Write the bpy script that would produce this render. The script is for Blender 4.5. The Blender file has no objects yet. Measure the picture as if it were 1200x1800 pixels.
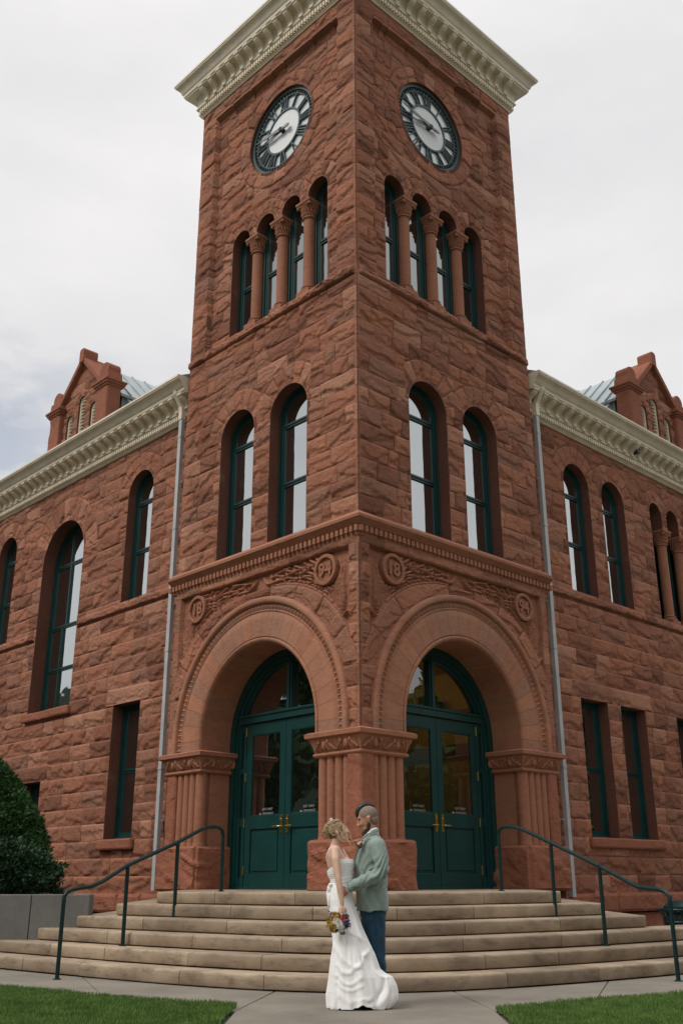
import bpy, bmesh, math, random
import numpy as np
from mathutils import Vector, Matrix
R = math.radians
sc = bpy.context.scene
# ------------------------------------------------------------------ camera
cam_d = bpy.data.cameras.new("camera"); cam = bpy.data.objects.new("camera", cam_d)
sc.collection.objects.link(cam); sc.camera = cam
cam_d.sensor_fit = 'VERTICAL'; cam_d.sensor_height = 36.0; cam_d.lens = 35.0
cam_d.clip_end = 3000; cam_d.clip_start = 0.05
_pit, _yaw, _rol = 0.353965, -0.0084175, -0.0020515
_f = Vector((math.sin(_yaw)*math.cos(_pit), math.cos(_yaw)*math.cos(_pit), math.sin(_pit)))
_r = Vector((math.cos(_yaw), -math.sin(_yaw), 0)); _u = _r.cross(_f)
_r2 = _r*math.cos(_rol)+_u*math.sin(_rol); _u2 = -_r*math.sin(_rol)+_u*math.cos(_rol)
cam.matrix_world = Matrix(((_r2.x, _u2.x, -_f.x, 0), (_r2.y, _u2.y, -_f.y, 0), (_r2.z, _u2.z, -_f.z, 1.115), (0, 0, 0, 1)))
# ------------------------------------------------------------------ light
SUN_EL, SUN_AZ = 48.0, -118.0          # soft overcast glow from the left, behind the photographer
w = bpy.data.worlds.new("World"); sc.world = w; w.use_nodes = True
nt = w.node_tree; nt.nodes.clear()
out = nt.nodes.new("ShaderNodeOutputWorld"); bg = nt.nodes.new("ShaderNodeBackground")
sky = nt.nodes.new("ShaderNodeTexSky"); sky.sky_type = 'NISHITA'; sky.sun_disc = False
sky.sun_elevation = R(SUN_EL); sky.sun_rotation = R(SUN_AZ)
tc = nt.nodes.new("ShaderNodeTexCoord")
mp = nt.nodes.new("ShaderNodeMapping"); mp.inputs['Scale'].default_value = (1, 1, 2.2)
nz = nt.nodes.new("ShaderNodeTexNoise"); nz.inputs['Scale'].default_value = 2.1; nz.inputs['Detail'].default_value = 6; nz.inputs['Roughness'].default_value = .55
nt.links.new(tc.outputs['Generated'], mp.inputs[0]); nt.links.new(mp.outputs[0], nz.inputs['Vector'])
# one thin gap in the cloud low on the left
sx = nt.nodes.new("ShaderNodeVectorMath"); sx.operation = 'DISTANCE'; sx.inputs[1].default_value = (-0.34, 0.858, 0.384)
nt.links.new(tc.outputs['Generated'], sx.inputs[0])
gp = nt.nodes.new("ShaderNodeMapRange"); gp.inputs['From Min'].default_value = 0.02; gp.inputs['From Max'].default_value = 0.17; gp.inputs['To Min'].default_value = .42; gp.inputs['To Max'].default_value = 0.0
nt.links.new(sx.outputs['Value'], gp.inputs[0])
gn = nt.nodes.new("ShaderNodeMapRange"); gn.inputs['From Min'].default_value = .42; gn.inputs['From Max'].default_value = .56
nz2 = nt.nodes.new("ShaderNodeTexNoise"); nz2.inputs['Scale'].default_value = 9; nz2.inputs['Detail'].default_value = 5
nt.links.new(mp.outputs[0], nz2.inputs['Vector']); nt.links.new(nz2.outputs['Fac'], gn.inputs[0])
gm = nt.nodes.new("ShaderNodeMath"); gm.operation = 'MULTIPLY'; nt.links.new(gp.outputs[0], gm.inputs[0]); nt.links.new(gn.outputs[0], gm.inputs[1])
ga = nt.nodes.new("ShaderNodeMath"); ga.operation = 'SUBTRACT'; ga.inputs[0].default_value = .97; ga.use_clamp = True
nt.links.new(gm.outputs[0], ga.inputs[1])
cr = nt.nodes.new("ShaderNodeValToRGB"); nt.links.new(nz.outputs['Fac'], cr.inputs[0])
cr.color_ramp.elements[0].position = .3; cr.color_ramp.elements[0].color = (6.1, 6.1, 6.25, 1)
cr.color_ramp.elements[1].position = .72; cr.color_ramp.elements[1].color = (7.9, 7.7, 7.65, 1)
mixw = nt.nodes.new("ShaderNodeMix"); mixw.data_type = 'RGBA'
nt.links.new(ga.outputs[0], mixw.inputs[0]); nt.links.new(sky.outputs[0], mixw.inputs[6]); nt.links.new(cr.outputs[0], mixw.inputs[7])
# overcast sky: brighter towards the zenith, above the frame
sz = nt.nodes.new("ShaderNodeSeparateXYZ"); nt.links.new(tc.outputs['Generated'], sz.inputs[0])
zr = nt.nodes.new("ShaderNodeMapRange"); zr.interpolation_type = 'SMOOTHSTEP'; zr.inputs['From Min'].default_value = .70; zr.inputs['From Max'].default_value = 1.0; zr.inputs['To Min'].default_value = 1.0; zr.inputs['To Max'].default_value = 2.1
nt.links.new(sz.outputs['Z'], zr.inputs[0])
vs_ = nt.nodes.new("ShaderNodeVectorMath"); vs_.operation = 'SCALE'; nt.links.new(mixw.outputs[2], vs_.inputs[0]); nt.links.new(zr.outputs[0], vs_.inputs['Scale'])
bg.inputs[1].default_value = 0.12
nt.links.new(vs_.outputs[0], bg.inputs[0]); nt.links.new(bg.outputs[0], out.inputs[0])
sun_d = bpy.data.lights.new("sun", 'SUN'); sun = bpy.data.objects.new("sun", sun_d); sc.collection.objects.link(sun)
sun_d.energy = 1.7; sun_d.angle = R(18); sun_d.color = (1, .96, .9)
_sd = Vector((math.sin(R(SUN_AZ))*math.cos(R(SUN_EL)), math.cos(R(SUN_AZ))*math.cos(R(SUN_EL)), math.sin(R(SUN_EL))))
sun.rotation_euler = (-_sd).to_track_quat('-Z', 'Y').to_euler(); sun.location = (-20, -10, 30)
sc.view_settings.view_transform = 'Standard'; sc.view_settings.look = 'None'; sc.view_settings.exposure = 0.0; sc.view_settings.gamma = 1
# ------------------------------------------------------------------ helpers
def link(o, parent=None):
    sc.collection.objects.link(o)
    if parent is not None: o.parent = parent
    return o
def empty(name, loc=(0, 0, 0), rotz=0, label=None, cat=None, group=None, kind=None):
    o = bpy.data.objects.new(name, None); o.location = loc; o.rotation_euler = (0, 0, rotz); link(o)
    return tag(o, label, cat, group, kind)
def tag(o, label=None, cat=None, group=None, kind=None):
    if label: o['label'] = label
    if cat: o['category'] = cat
    if group: o['group'] = group
    if kind: o['kind'] = kind
    return o
def copy_tree(o, parent=None):
    c = o.copy(); sc.collection.objects.link(c); c.parent = parent
    for ch in list(o.children): copy_tree(ch, c)
    return c
def mk(name, V, F, mat, parent=None, smooth=False, recalc=False, attrs=None):
    me = bpy.data.meshes.new(name)
    V = np.asarray(V, np.float32); F = list(F) if not isinstance(F, np.ndarray) else F
    if isinstance(F, np.ndarray):
        n, k = F.shape
        me.vertices.add(len(V)); me.vertices.foreach_set('co', V.ravel())
        me.loops.add(n*k); me.loops.foreach_set('vertex_index', F.astype(np.int32).ravel())
        me.polygons.add(n); me.polygons.foreach_set('loop_start', np.arange(0, n*k, k, dtype=np.int32))
        try: me.polygons.foreach_set('loop_total', np.full(n, k, np.int32))
        except Exception: pass
        me.update(calc_edges=True)
    else:
        me.from_pydata([tuple(v) for v in V], [], F); me.update()
    if recalc:
        bm = bmesh.new(); bm.from_mesh(me); bmesh.ops.recalc_face_normals(bm, faces=bm.faces); bm.to_mesh(me); bm.free()
    if attrs:
        for k_, a in attrs.items():
            at = me.attributes.new(k_, 'FLOAT', 'POINT'); at.data.foreach_set('value', np.asarray(a, np.float32))
    if smooth: me.polygons.foreach_set('use_smooth', np.ones(len(me.polygons), bool))
    if mat: me.materials.append(mat)
    o = bpy.data.objects.new(name, me); return link(o, parent)
class MB:
    """collects closed shapes; side 'R' maps (u,o,z)->(u,-o,z), 'L' -> (-o,u,z), None keeps xyz"""
    def __init__(s, side=None): s.V = []; s.F = []; s.side = side
    def add(s, V, F):
        b = len(s.V)
        for v in V:
            u, o, z = v
            s.V.append((u, -o, z) if s.side == 'R' else ((-o, u, z) if s.side == 'L' else (u, o, z)))
        for f in F: s.F.append([b+i for i in f])
    def box(s, u0, u1, o0, o1, z0, z1):
        s.add([(u0, o0, z0), (u1, o0, z0), (u1, o1, z0), (u0, o1, z0), (u0, o0, z1), (u1, o0, z1), (u1, o1, z1), (u0, o1, z1)],
              [(0, 1, 2, 3), (4, 7, 6, 5), (0, 4, 5, 1), (1, 5, 6, 2), (2, 6, 7, 3), (3, 7, 4, 0)])
    def prism(s, poly, o0, o1):          # polygon in (u,z) pushed along o
        n = len(poly)
        s.add([(u, o0, z) for u, z in poly]+[(u, o1, z) for u, z in poly],
              [tuple(range(n)), tuple(range(2*n-1, n-1, -1))]+[(i, (i+1) % n, (i+1) % n+n, i+n) for i in range(n)])
    def extr(s, prof, u0, u1):           # profile in (o,z) pushed along u
        n = len(prof)
        s.add([(u0, o, z) for o, z in prof]+[(u1, o, z) for o, z in prof],
              [tuple(range(n)), tuple(range(2*n-1, n-1, -1))]+[(i, (i+1) % n, (i+1) % n+n, i+n) for i in range(n)])
    def ringstrip(s, inner, outer, o0, o1):   # solid band between two equal length polylines in (u,z)
        n = len(inner)
        V = [(u, o1, z) for u, z in inner]+[(u, o1, z) for u, z in outer]+[(u, o0, z) for u, z in inner]+[(u, o0, z) for u, z in outer]
        F = []
        for i in range(n-1):
            F += [(i, i+1, n+i+1, n+i), (2*n+i, 3*n+i, 3*n+i+1, 2*n+i+1), (i, 2*n+i, 2*n+i+1, i+1), (n+i, n+i+1, 3*n+i+1, 3*n+i)]
        F += [(0, n, 3*n, 2*n), (n-1, 3*n-1, 4*n-1, 2*n-1)]
        s.add(V, F)
    def cyl(s, u, o, r, z0, z1, n=20, r1=None, a0=0, a1=None):
        r1 = r if r1 is None else r1
        s.add([(u+r*math.cos(t*2*math.pi/n), o+r*math.sin(t*2*math.pi/n), z0) for t in range(n)]+[(u+r1*math.cos(t*2*math.pi/n), o+r1*math.sin(t*2*math.pi/n), z1) for t in range(n)],
              [tuple(range(n-1, -1, -1)), tuple(range(n, 2*n))]+[(i, (i+1) % n, (i+1) % n+n, i+n) for i in range(n)])
    def lathe(s, u, o, prof, n=24):       # prof list of (r,z)
        m = len(prof); V = []
        for r, z in prof: V += [(u+r*math.cos(t*2*math.pi/n), o+r*math.sin(t*2*math.pi/n), z) for t in range(n)]
        F = [tuple(range(n-1, -1, -1)), tuple(range((m-1)*n, m*n))]
        for j in range(m-1): F += [(j*n+i, j*n+(i+1) % n, (j+1)*n+(i+1) % n, (j+1)*n+i) for i in range(n)]
        s.add(V, F)
    def tube(s, pts, r, n=8, cap=True):
        P = [Vector(p) for p in pts]; m = len(P); rr = r if isinstance(r, (list, tuple)) else [r]*m
        V = []; up = None
        for i, p in enumerate(P):
            t = (P[min(i+1, m-1)]-P[max(i-1, 0)]).normalized()
            if up is None:
                up = Vector((0, 0, 1)) if abs(t.z) < .9 else Vector((1, 0, 0))
            a = t.cross(up).normalized(); up = a.cross(t).normalized()
            for k in range(n):
                q = 2*math.pi*k/n; V.append(tuple(p+(a*math.cos(q)+up*math.sin(q))*rr[i]))
        F = []
        for j in range(m-1): F += [(j*n+i, j*n+(i+1) % n, (j+1)*n+(i+1) % n, (j+1)*n+i) for i in range(n)]
        if cap: F += [tuple(range(n-1, -1, -1)), tuple(range((m-1)*n, m*n))]
        s.add(V, F)
    def ball(s, c, r, nu=10, nv=7):
        rx, ry, rz = r if isinstance(r, (tuple, list)) else (r, r, r)
        V = [(c[0], c[1], c[2]-rz)]
        for j in range(1, nv):
            a = -math.pi/2+math.pi*j/nv
            for i in range(nu):
                b = 2*math.pi*i/nu; V.append((c[0]+rx*math.cos(a)*math.cos(b), c[1]+ry*math.cos(a)*math.sin(b), c[2]+rz*math.sin(a)))
        V.append((c[0], c[1], c[2]+rz)); T = len(V)-1
        F = [(0, 1+(i+1) % nu, 1+i) for i in range(nu)]
        for j in range(nv-2): F += [(1+j*nu+i, 1+j*nu+(i+1) % nu, 1+(j+1)*nu+(i+1) % nu, 1+(j+1)*nu+i) for i in range(nu)]
        F += [(1+(nv-2)*nu+i, 1+(nv-2)*nu+(i+1) % nu, T) for i in range(nu)]
        s.add(V, F)
    def build(s, name, mat, parent=None, smooth=False, bevel=0, off=(0, 0, 0)):
        V = np.array(s.V, float)-np.array(off)
        o = mk(name, V, s.F, mat, parent, recalc=True)
        if bevel:
            m = o.modifiers.new('bevel', 'BEVEL'); m.width = bevel; m.segments = 2; m.limit_method = 'ANGLE'; m.angle_limit = R(40)
        if smooth:
            o.data.polygons.foreach_set('use_smooth', np.ones(len(o.data.polygons), bool))
            try: o.data.set_sharp_from_angle(angle=R(38))
            except Exception: pass
        return o
def arc(uc, zc, r, a0, a1, n): return [(uc+r*math.cos(a0+(a1-a0)*i/n), zc+r*math.sin(a0+(a1-a0)*i/n)) for i in range(n+1)]
def archline(uc, rr, z0, zc, n=28): return [(uc+rr, z0)]+arc(uc, zc, rr, 0, math.pi, n)+[(uc-rr, z0)]
# numpy noise
def _h(i, j, s):
    n = (i.astype(np.int64)*374761393+j.astype(np.int64)*668265263+np.asarray(s).astype(np.int64)*1274126177) & 0xffffffff
    n = ((n ^ (n >> 13))*1274126177) & 0xffffffff
    return ((n ^ (n >> 16)) & 0xffff)/65535.0
def vn(x, y, s=0):
    xi = np.floor(x); yi = np.floor(y); fx = x-xi; fy = y-yi; fx = fx*fx*(3-2*fx); fy = fy*fy*(3-2*fy)
    a = _h(xi, yi, s); b = _h(xi+1, yi, s); c = _h(xi, yi+1, s); d = _h(xi+1, yi+1, s)
    return (a*(1-fx)+b*fx)*(1-fy)+(c*(1-fx)+d*fx)*fy
def fbm(x, y, s=0, o=4):
    t = 0; a = 1; n = 0
    for k in range(o): t = t+a*vn(x*2**k, y*2**k, s+k*17); n += a; a *= .5
    return t/n
def rnd(i, k): return _h(np.asarray(i), np.asarray(i)*0+k, 7)
def sst(a, b, x): t = np.clip((x-a)/(b-a), 0, 1); return t*t*(3-2*t)
# ------------------------------------------------------------------ materials
def newmat(name):
    m = bpy.data.materials.new(name); m.use_nodes = True; return m, m.node_tree, m.node_tree.nodes['Principled BSDF']
def N(nt, t, **kw):
    n = nt.nodes.new(t)
    for k, v in kw.items():
        if k in n.inputs: n.inputs[k].default_value = v
        else: setattr(n, k, v)
    return n
def simple(name, col, rough=.6, metal=0, nscale=0, nvar=.15, bump=0, bscale=60, spec=.5, coords='Object'):
    m, nt, b = newmat(name); L = nt.links.new
    b.inputs['Roughness'].default_value = rough; b.inputs['Metallic'].default_value = metal; b.inputs['Specular IOR Level'].default_value = spec
    b.inputs['Base Color'].default_value = (*col, 1)
    t = N(nt, "ShaderNodeTexCoord")
    if nscale:
        n = N(nt, "ShaderNodeTexNoise", Scale=nscale, Detail=6, Roughness=.6); L(t.outputs[coords], n.inputs['Vector'])
        c = N(nt, "ShaderNodeValToRGB"); L(n.outputs['Fac'], c.inputs[0])
        c.color_ramp.elements[0].position = .3; c.color_ramp.elements[1].position = .72
        c.color_ramp.elements[0].color = (*[x*(1-nvar) for x in col], 1); c.color_ramp.elements[1].color = (*[min(1, x*(1+nvar)) for x in col], 1)
        L(c.outputs[0], b.inputs['Base Color'])
    if bump:
        n2 = N(nt, "ShaderNodeTexNoise", Scale=bscale, Detail=4); L(t.outputs[coords], n2.inputs['Vector'])
        bp = N(nt, "ShaderNodeBump", Strength=bump, Distance=.01); L(n2.outputs['Fac'], bp.inputs['Height']); L(bp.outputs[0], b.inputs['Normal'])
    return m
RED = (.335, .145, .088)
def stone_mat(name, col, block=True, bump=.8, blotch=.25, jk=1.0):
    m, nt, b = newmat(name); L = nt.links.new
    t = N(nt, "ShaderNodeTexCoord")
    big = N(nt, "ShaderNodeTexNoise", Scale=.9, Detail=7, Roughness=.65); L(t.outputs['Object'], big.inputs['Vector'])
    mp = N(nt, "ShaderNodeMapping"); mp.inputs['Scale'].default_value = (4, 4, 13); L(t.outputs['Object'], mp.inputs[0])
    str_ = N(nt, "ShaderNodeTexNoise", Scale=1.6, Detail=8, Roughness=.7); L(mp.outputs[0], str_.inputs['Vector'])
    ramp = N(nt, "ShaderNodeValToRGB"); e = ramp.color_ramp.elements
    e[0].position = .28; e[0].color = (col[0]*.66, col[1]*.6, col[2]*.6, 1)
    e[1].position = .75; e[1].color = (col[0]*1.22, col[1]*1.28, col[2]*1.32, 1)
    k = ramp.color_ramp.elements.new(.5); k.color = (*col, 1)
    mx = N(nt, "ShaderNodeMath", operation='MULTIPLY_ADD'); L(big.outputs['Fac'], mx.inputs[0]); mx.inputs[1].default_value = .45
    s2 = N(nt, "ShaderNodeMath", operation='MULTIPLY'); s2.inputs[1].default_value = .55; L(str_.outputs['Fac'], s2.inputs[0]); L(s2.outputs[0], mx.inputs[2])
    L(mx.outputs[0], ramp.inputs[0])
    colout = ramp.outputs[0]
    if block:
        a = N(nt, "ShaderNodeAttribute", attribute_name='bid')
        r2 = N(nt, "ShaderNodeValToRGB"); e = r2.color_ramp.elements; r2.color_ramp.interpolation = 'LINEAR'
        e[0].position = 0; e[0].color = (.60, .58, .58, 1); e[1].position = 1; e[1].color = (1.25, 1.42, 1.5, 1)
        for p, c in ((.15, (.85, .80, .80)), (.4, (1.05, 1.0, .96)), (.6, (.86, .95, 1.02)), (.8, (1.12, 1.05, .98))):
            q = e.new(p); q.color = (*c, 1)
        L(a.outputs['Fac'], r2.inputs[0])
        mm = N(nt, "ShaderNodeMix", data_type='RGBA', blend_type='MULTIPLY'); mm.inputs[0].default_value = 1
        L(colout, mm.inputs[6]); L(r2.outputs[0], mm.inputs[7]); colout = mm.outputs[2]
        j = N(nt, "ShaderNodeAttribute", attribute_name='jd')
        mr = N(nt, "ShaderNodeMapRange"); mr.inputs['From Min'].default_value = .0055; mr.inputs['From Max'].default_value = .011; mr.inputs['To Min'].default_value = 1; mr.inputs['To Max'].default_value = 0
        L(j.outputs['Fac'], mr.inputs[0])
        mo = N(nt, "ShaderNodeMix", data_type='RGBA'); L(mr.outputs[0], mo.inputs[0]); L(colout, mo.inputs[6]); mo.inputs[7].default_value = (col[0]*.45*jk, col[1]*.46*jk, col[2]*.5*jk, 1)
        colout = mo.outputs[2]
    # weathering: pale lime bloom and dark soot in patches of their own
    bl = N(nt, "ShaderNodeTexNoise", Scale=2.3, Detail=9, Roughness=.75); L(t.outputs['Object'], bl.inputs['Vector'])
    br = N(nt, "ShaderNodeMapRange"); br.inputs['From Min'].default_value = .57; br.inputs['From Max'].default_value = .78; br.inputs['To Max'].default_value = blotch; L(bl.outputs['Fac'], br.inputs[0])
    m3 = N(nt, "ShaderNodeMix", data_type='RGBA'); L(br.outputs[0], m3.inputs[0]); L(colout, m3.inputs[6]); m3.inputs[7].default_value = (.36, .25, .20, 1)
    br2 = N(nt, "ShaderNodeMapRange"); br2.inputs['From Min'].default_value = .24; br2.inputs['From Max'].default_value = .42; br2.inputs['To Min'].default_value = blotch*1.6; br2.inputs['To Max'].default_value = 0; L(bl.outputs['Fac'], br2.inputs[0])
    m4 = N(nt, "ShaderNodeMix", data_type='RGBA'); L(br2.outputs[0], m4.inputs[0]); L(m3.outputs[2], m4.inputs[6]); m4.inputs[7].default_value = (.10, .05, .04, 1)
    L(m4.outputs[2], b.inputs['Base Color'])
    b.inputs['Roughness'].default_value = .9; b.inputs['Specular IOR Level'].default_value = .25
    n1 = N(nt, "ShaderNodeTexNoise", Scale=22, Detail=8, Roughness=.7); L(t.outputs['Object'], n1.inputs['Vector'])
    bp = N(nt, "ShaderNodeBump", Strength=bump, Distance=.025); L(n1.outputs['Fac'], bp.inputs['Height'])
    n2 = N(nt, "ShaderNodeTexNoise", Scale=7, Detail=5, Roughness=.6, Distortion=.8); L(t.outputs['Object'], n2.inputs['Vector'])
    bp2 = N(nt, "ShaderNodeBump", Strength=bump*.7, Distance=.06); L(n2.outputs['Fac'], bp2.inputs['Height']); L(bp.outputs[0], bp2.inputs['Normal'])
    if block and bump > .5:
        rd = N(nt, "ShaderNodeTexNoise", noise_type='RIDGED_MULTIFRACTAL', Scale=1.3, Detail=6); mp3 = N(nt, "ShaderNodeMapping"); mp3.inputs['Scale'].default_value = (2.6, 2.6, 6.0); mp3.inputs['Rotation'].default_value = (.35, .25, .3); L(t.outputs['Object'], mp3.inputs[0]); L(mp3.outputs[0], rd.inputs['Vector'])
        bp3 = N(nt, "ShaderNodeBump", Strength=.45, Distance=.03); L(rd.outputs['Fac'], bp3.inputs['Height']); L(bp2.outputs[0], bp3.inputs['Normal']); bp2 = bp3
    L((bp2 if block else bp).outputs[0], b.inputs['Normal'])
    return m
M = {}
M['rock'] = stone_mat('rock_faced_sandstone', RED)
M['rough'] = stone_mat('rough_sandstone', (.31, .118, .07), False, .9)
M['carved'] = stone_mat('carved_sandstone', (.33, .145, .087), False, .22, .15)
M['carvedrough'] = stone_mat('carved_sandstone_panel', (.31, .135, .08), False, .5, .15)
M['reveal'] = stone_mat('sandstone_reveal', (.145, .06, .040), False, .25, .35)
M['cream'] = simple('cream_paint', (.75, .665, .51), .45, nscale=3, nvar=.12)
M['green'] = simple('green_paint', (.004, .043, .040), .38, nscale=2.5, nvar=.18, bump=.08, bscale=120)
M['greenm'] = simple('green_rail_paint', (.003, .022, .021), .42, spec=.3, nscale=8, nvar=.2)
M['brass'] = simple('brass', (.55, .36, .09), .35, 1)
M['pipe'] = simple('pale_grey_pipe', (.42, .43, .43), .5, nscale=3, nvar=.15)
M['roofmetal'] = simple('pale_roof_metal', (.36, .42, .43), .35, .3, nscale=2)
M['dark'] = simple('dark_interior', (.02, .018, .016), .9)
M['ochre'] = simple('ochre_wall', (.42, .27, .10), .8, nscale=1.5)
M['white'] = simple('white_face', (.78, .80, .80), .6)
M['decal'] = simple('decal_white', (.30, .32, .31), .6)
M['blind'] = simple('window_blind', (.22, .21, .2), .7)
def glass_mat(name, refl, tint=(.01, .012, .012), thru=.0, rcol=(.9, .95, .95)):
    m, nt, b = newmat(name); L = nt.links.new; nt.nodes.remove(b)
    o = nt.nodes['Material Output']
    g = N(nt, "ShaderNodeBsdfGlossy"); g.inputs['Roughness'].default_value = 0.015; g.inputs['Color'].default_value = (*rcol, 1)
    t = N(nt, "ShaderNodeTexCoord"); nn = N(nt, "ShaderNodeTexNoise", Scale=1.7, Detail=1); L(t.outputs['Object'], nn.inputs['Vector'])
    bp = N(nt, "ShaderNodeBump", Strength=.2, Distance=.02); L(nn.outputs['Fac'], bp.inputs['Height']); L(bp.outputs[0], g.inputs['Normal'])
    tr = N(nt, "ShaderNodeBsdfTransparent"); tr.inputs['Color'].default_value = (.8, .85, .82, 1)
    d = N(nt, "ShaderNodeBsdfDiffuse"); d.inputs['Color'].default_value = (*tint, 1)
    a = N(nt, "ShaderNodeMixShader"); a.inputs[0].default_value = thru; L(d.outputs[0], a.inputs[1]); L(tr.outputs[0], a.inputs[2])
    fr = N(nt, "ShaderNodeFresnel", IOR=1.5)
    mr = N(nt, "ShaderNodeMapRange"); mr.inputs['To Min'].default_value = refl; mr.inputs['To Max'].default_value = 1; L(fr.outputs[0], mr.inputs[0])
    gg = N(nt, 'ShaderNodeNewGeometry'); om = N(nt, 'ShaderNodeMath', operation='SUBTRACT'); om.inputs[0].default_value = 1; L(gg.outputs['Backfacing'], om.inputs[1])
    ml = N(nt, 'ShaderNodeMath', operation='MULTIPLY'); L(mr.outputs[0], ml.inputs[0]); L(om.outputs[0], ml.inputs[1])
    x = N(nt, "ShaderNodeMixShader"); L(ml.outputs[0], x.inputs[0]); L(a.outputs[0], x.inputs[1]); L(g.outputs[0], x.inputs[2]); L(x.outputs[0], o.inputs[0])
    return m
M['glass'] = glass_mat('window_glass', .54)
M['doorglass'] = glass_mat('door_glass', .15, thru=.75)
M['doorglassl'] = glass_mat('dark_door_glass', .30, thru=.6)
M['glassdim'] = glass_mat('shaded_window_glass', .30)  # same glass made to mirror less, so the upper panes look shaded
# ------------------------------------------------------------------ courthouse
C0 = (0.1619, 16.2634, 0.0); PHI = 0.0126673
ROT = math.pi/4-PHI          # building x axis = right face direction
CH = empty('courthouse', C0, ROT, 'red sandstone courthouse with a square clock tower and round-arched corner entrance', 'courthouse')
HC = .3555                   # course height
def lines(a, b, step, keys):
    ks = sorted(set([round(a, 5), round(b, 5)]+[round(k, 5) for k in keys if a < k < b]))
    out = []
    for p, q in zip(ks[:-1], ks[1:]):
        n = max(1, int(math.ceil((q-p)/step-1e-6))); out += [p+(q-p)*i/n for i in range(n)]
    return np.array(out+[ks[-1]])
def zcourse(a, b, zb, keys, frac=(0, .03, .075, .13, .2, .27, .34, .41, .48, .55, .62, .69, .76, .83, .9, .945, .975)):
    out = [a, b]+[k for k in keys if a <= k <= b]; k = math.floor((a-zb)/HC)
    base = []
    while zb+k*HC < b:
        base += [zb+(k+f)*HC for f in frac]; k += 1
    ks = set(round(x, 5) for x in out)
    for x in base:
        if a < x < b and all(abs(x-y) > .008 for y in ks): ks.add(round(x, 5))
    return np.array(sorted(ks))
def breaks(k, ul, seed, lo=.34, hi=1.05):
    rg = random.Random(seed*7919+k*31+5); a, b = ul[0], ul[-1]; x = a; bs = [a]
    while True:
        x += rg.uniform(lo, hi) if rg.random() > .15 else rg.uniform(.2, .3)
        if x > b-.25: break
        j = int(np.argmin(abs(ul-x)))
        if ul[j]-bs[-1] > .12: bs.append(ul[j])
    return np.array(bs+[b])
def ashlar(U, Z, ul, zb, seed, rings=()):
    K = np.floor((Z-zb)/HC+1e-4).astype(int)
    bid = np.zeros(U.shape, np.int64); jd = np.zeros(U.shape); A = np.zeros(U.shape); B = np.zeros(U.shape); HW = np.ones(U.shape)*.3
    for k in np.unique(K):
        m = K == k; bs = breaks(int(k), ul, seed); u = U[m]
        i = np.clip(np.searchsorted(bs, u, side='right')-1, 0, len(bs)-2)
        du = np.minimum(u-bs[i], bs[i+1]-u); zz = Z[m]-(zb+k*HC); dz = np.minimum(abs(zz), abs(HC-zz))
        jd[m] = np.minimum(du, dz); bid[m] = (k+50)*997+i*13+seed
        A[m] = (u-(bs[i]+bs[i+1])/2)/((bs[i+1]-bs[i])/2); B[m] = (zz-HC/2)/(HC/2); HW[m] = (bs[i+1]-bs[i])/2
    for (uc, zc, r0, t, n, full, ulo, uhi) in rings:
        rr = np.hypot(U-uc, Z-zc); m = (rr >= r0-.03) & (rr <= r0+t) & ((Z >= zc-1e-4) | full) & (U > ulo) & (U < uhi)
        th = np.arctan2(Z-zc, U-uc) % (2*math.pi); st = (2*math.pi if full else math.pi)/n
        q = th/st; i = np.floor(q).astype(int); fr = q-i
        dj = np.minimum(fr, 1-fr)*st*rr
        outside = ((Z >= zc-1e-4) | full) & (U > ulo) & (U < uhi) & ~m
        jd[outside] = np.minimum(jd[outside], abs(rr[outside]-(r0+t)))
        jd[m] = np.minimum(np.minimum(dj, abs(rr-(r0+t))), .5)[m]
        bid[m] = (9000+i*7+int(uc*131)+seed)[m]; A[m] = ((fr-.5)*2)[m]; B[m] = (((rr-r0)/t-.5)*2)[m]; HW[m] = .12
    return bid, jd, A, B, HW
def rockh(U, Z, bid, jd, A, B, HW, amp=.07, seed=0):
    r = [rnd(bid, k) for k in range(12)]
    x = U+r[1]*31; y = Z+r[2]*17; sc_ = np.minimum(HW/.3, 1)
    F = .62+.34*r[5]+.26*(r[3]-.5)*A*sc_+.18*(r[4]-.55)*B+.34*(fbm(x*2.4, y*3.4, 3+seed, 3)-.5)
    for k, (t0, dr) in enumerate(((-1.25, .55), (-1.35, .42), (-1.3, .3))):      # split ledges: the stone steps back below a ragged line
        sl = (r[6+k]-.42)*(2.2 if k else 1.3); wig = fbm(x*(1.8+1.4*k)+7*k, y*(2.6+1.5*k), 41+k+seed, 4)-.5
        v = B+sl*A*sc_+1.9*wig-(t0+1.25*r[(9+k) % 12])
        F = F-dr*(.5+.8*r[(3+2*k) % 12])*(1-sst(-.02, .10, v))*(1-.45*sst(0, 1.0, -v))
    F = F+.11*(fbm(x*9, y*13, 31, 4)-.5)
    F = np.clip(F, .05, 1.3)
    ch = sst(.0, .035+.06*r[0]*fbm(x*5, y*5, 77, 2), jd)
    return amp*F*(.35*ch+.65*(1-np.exp(-np.maximum(jd-.001, 0)/.007)))+amp*.03
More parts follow.
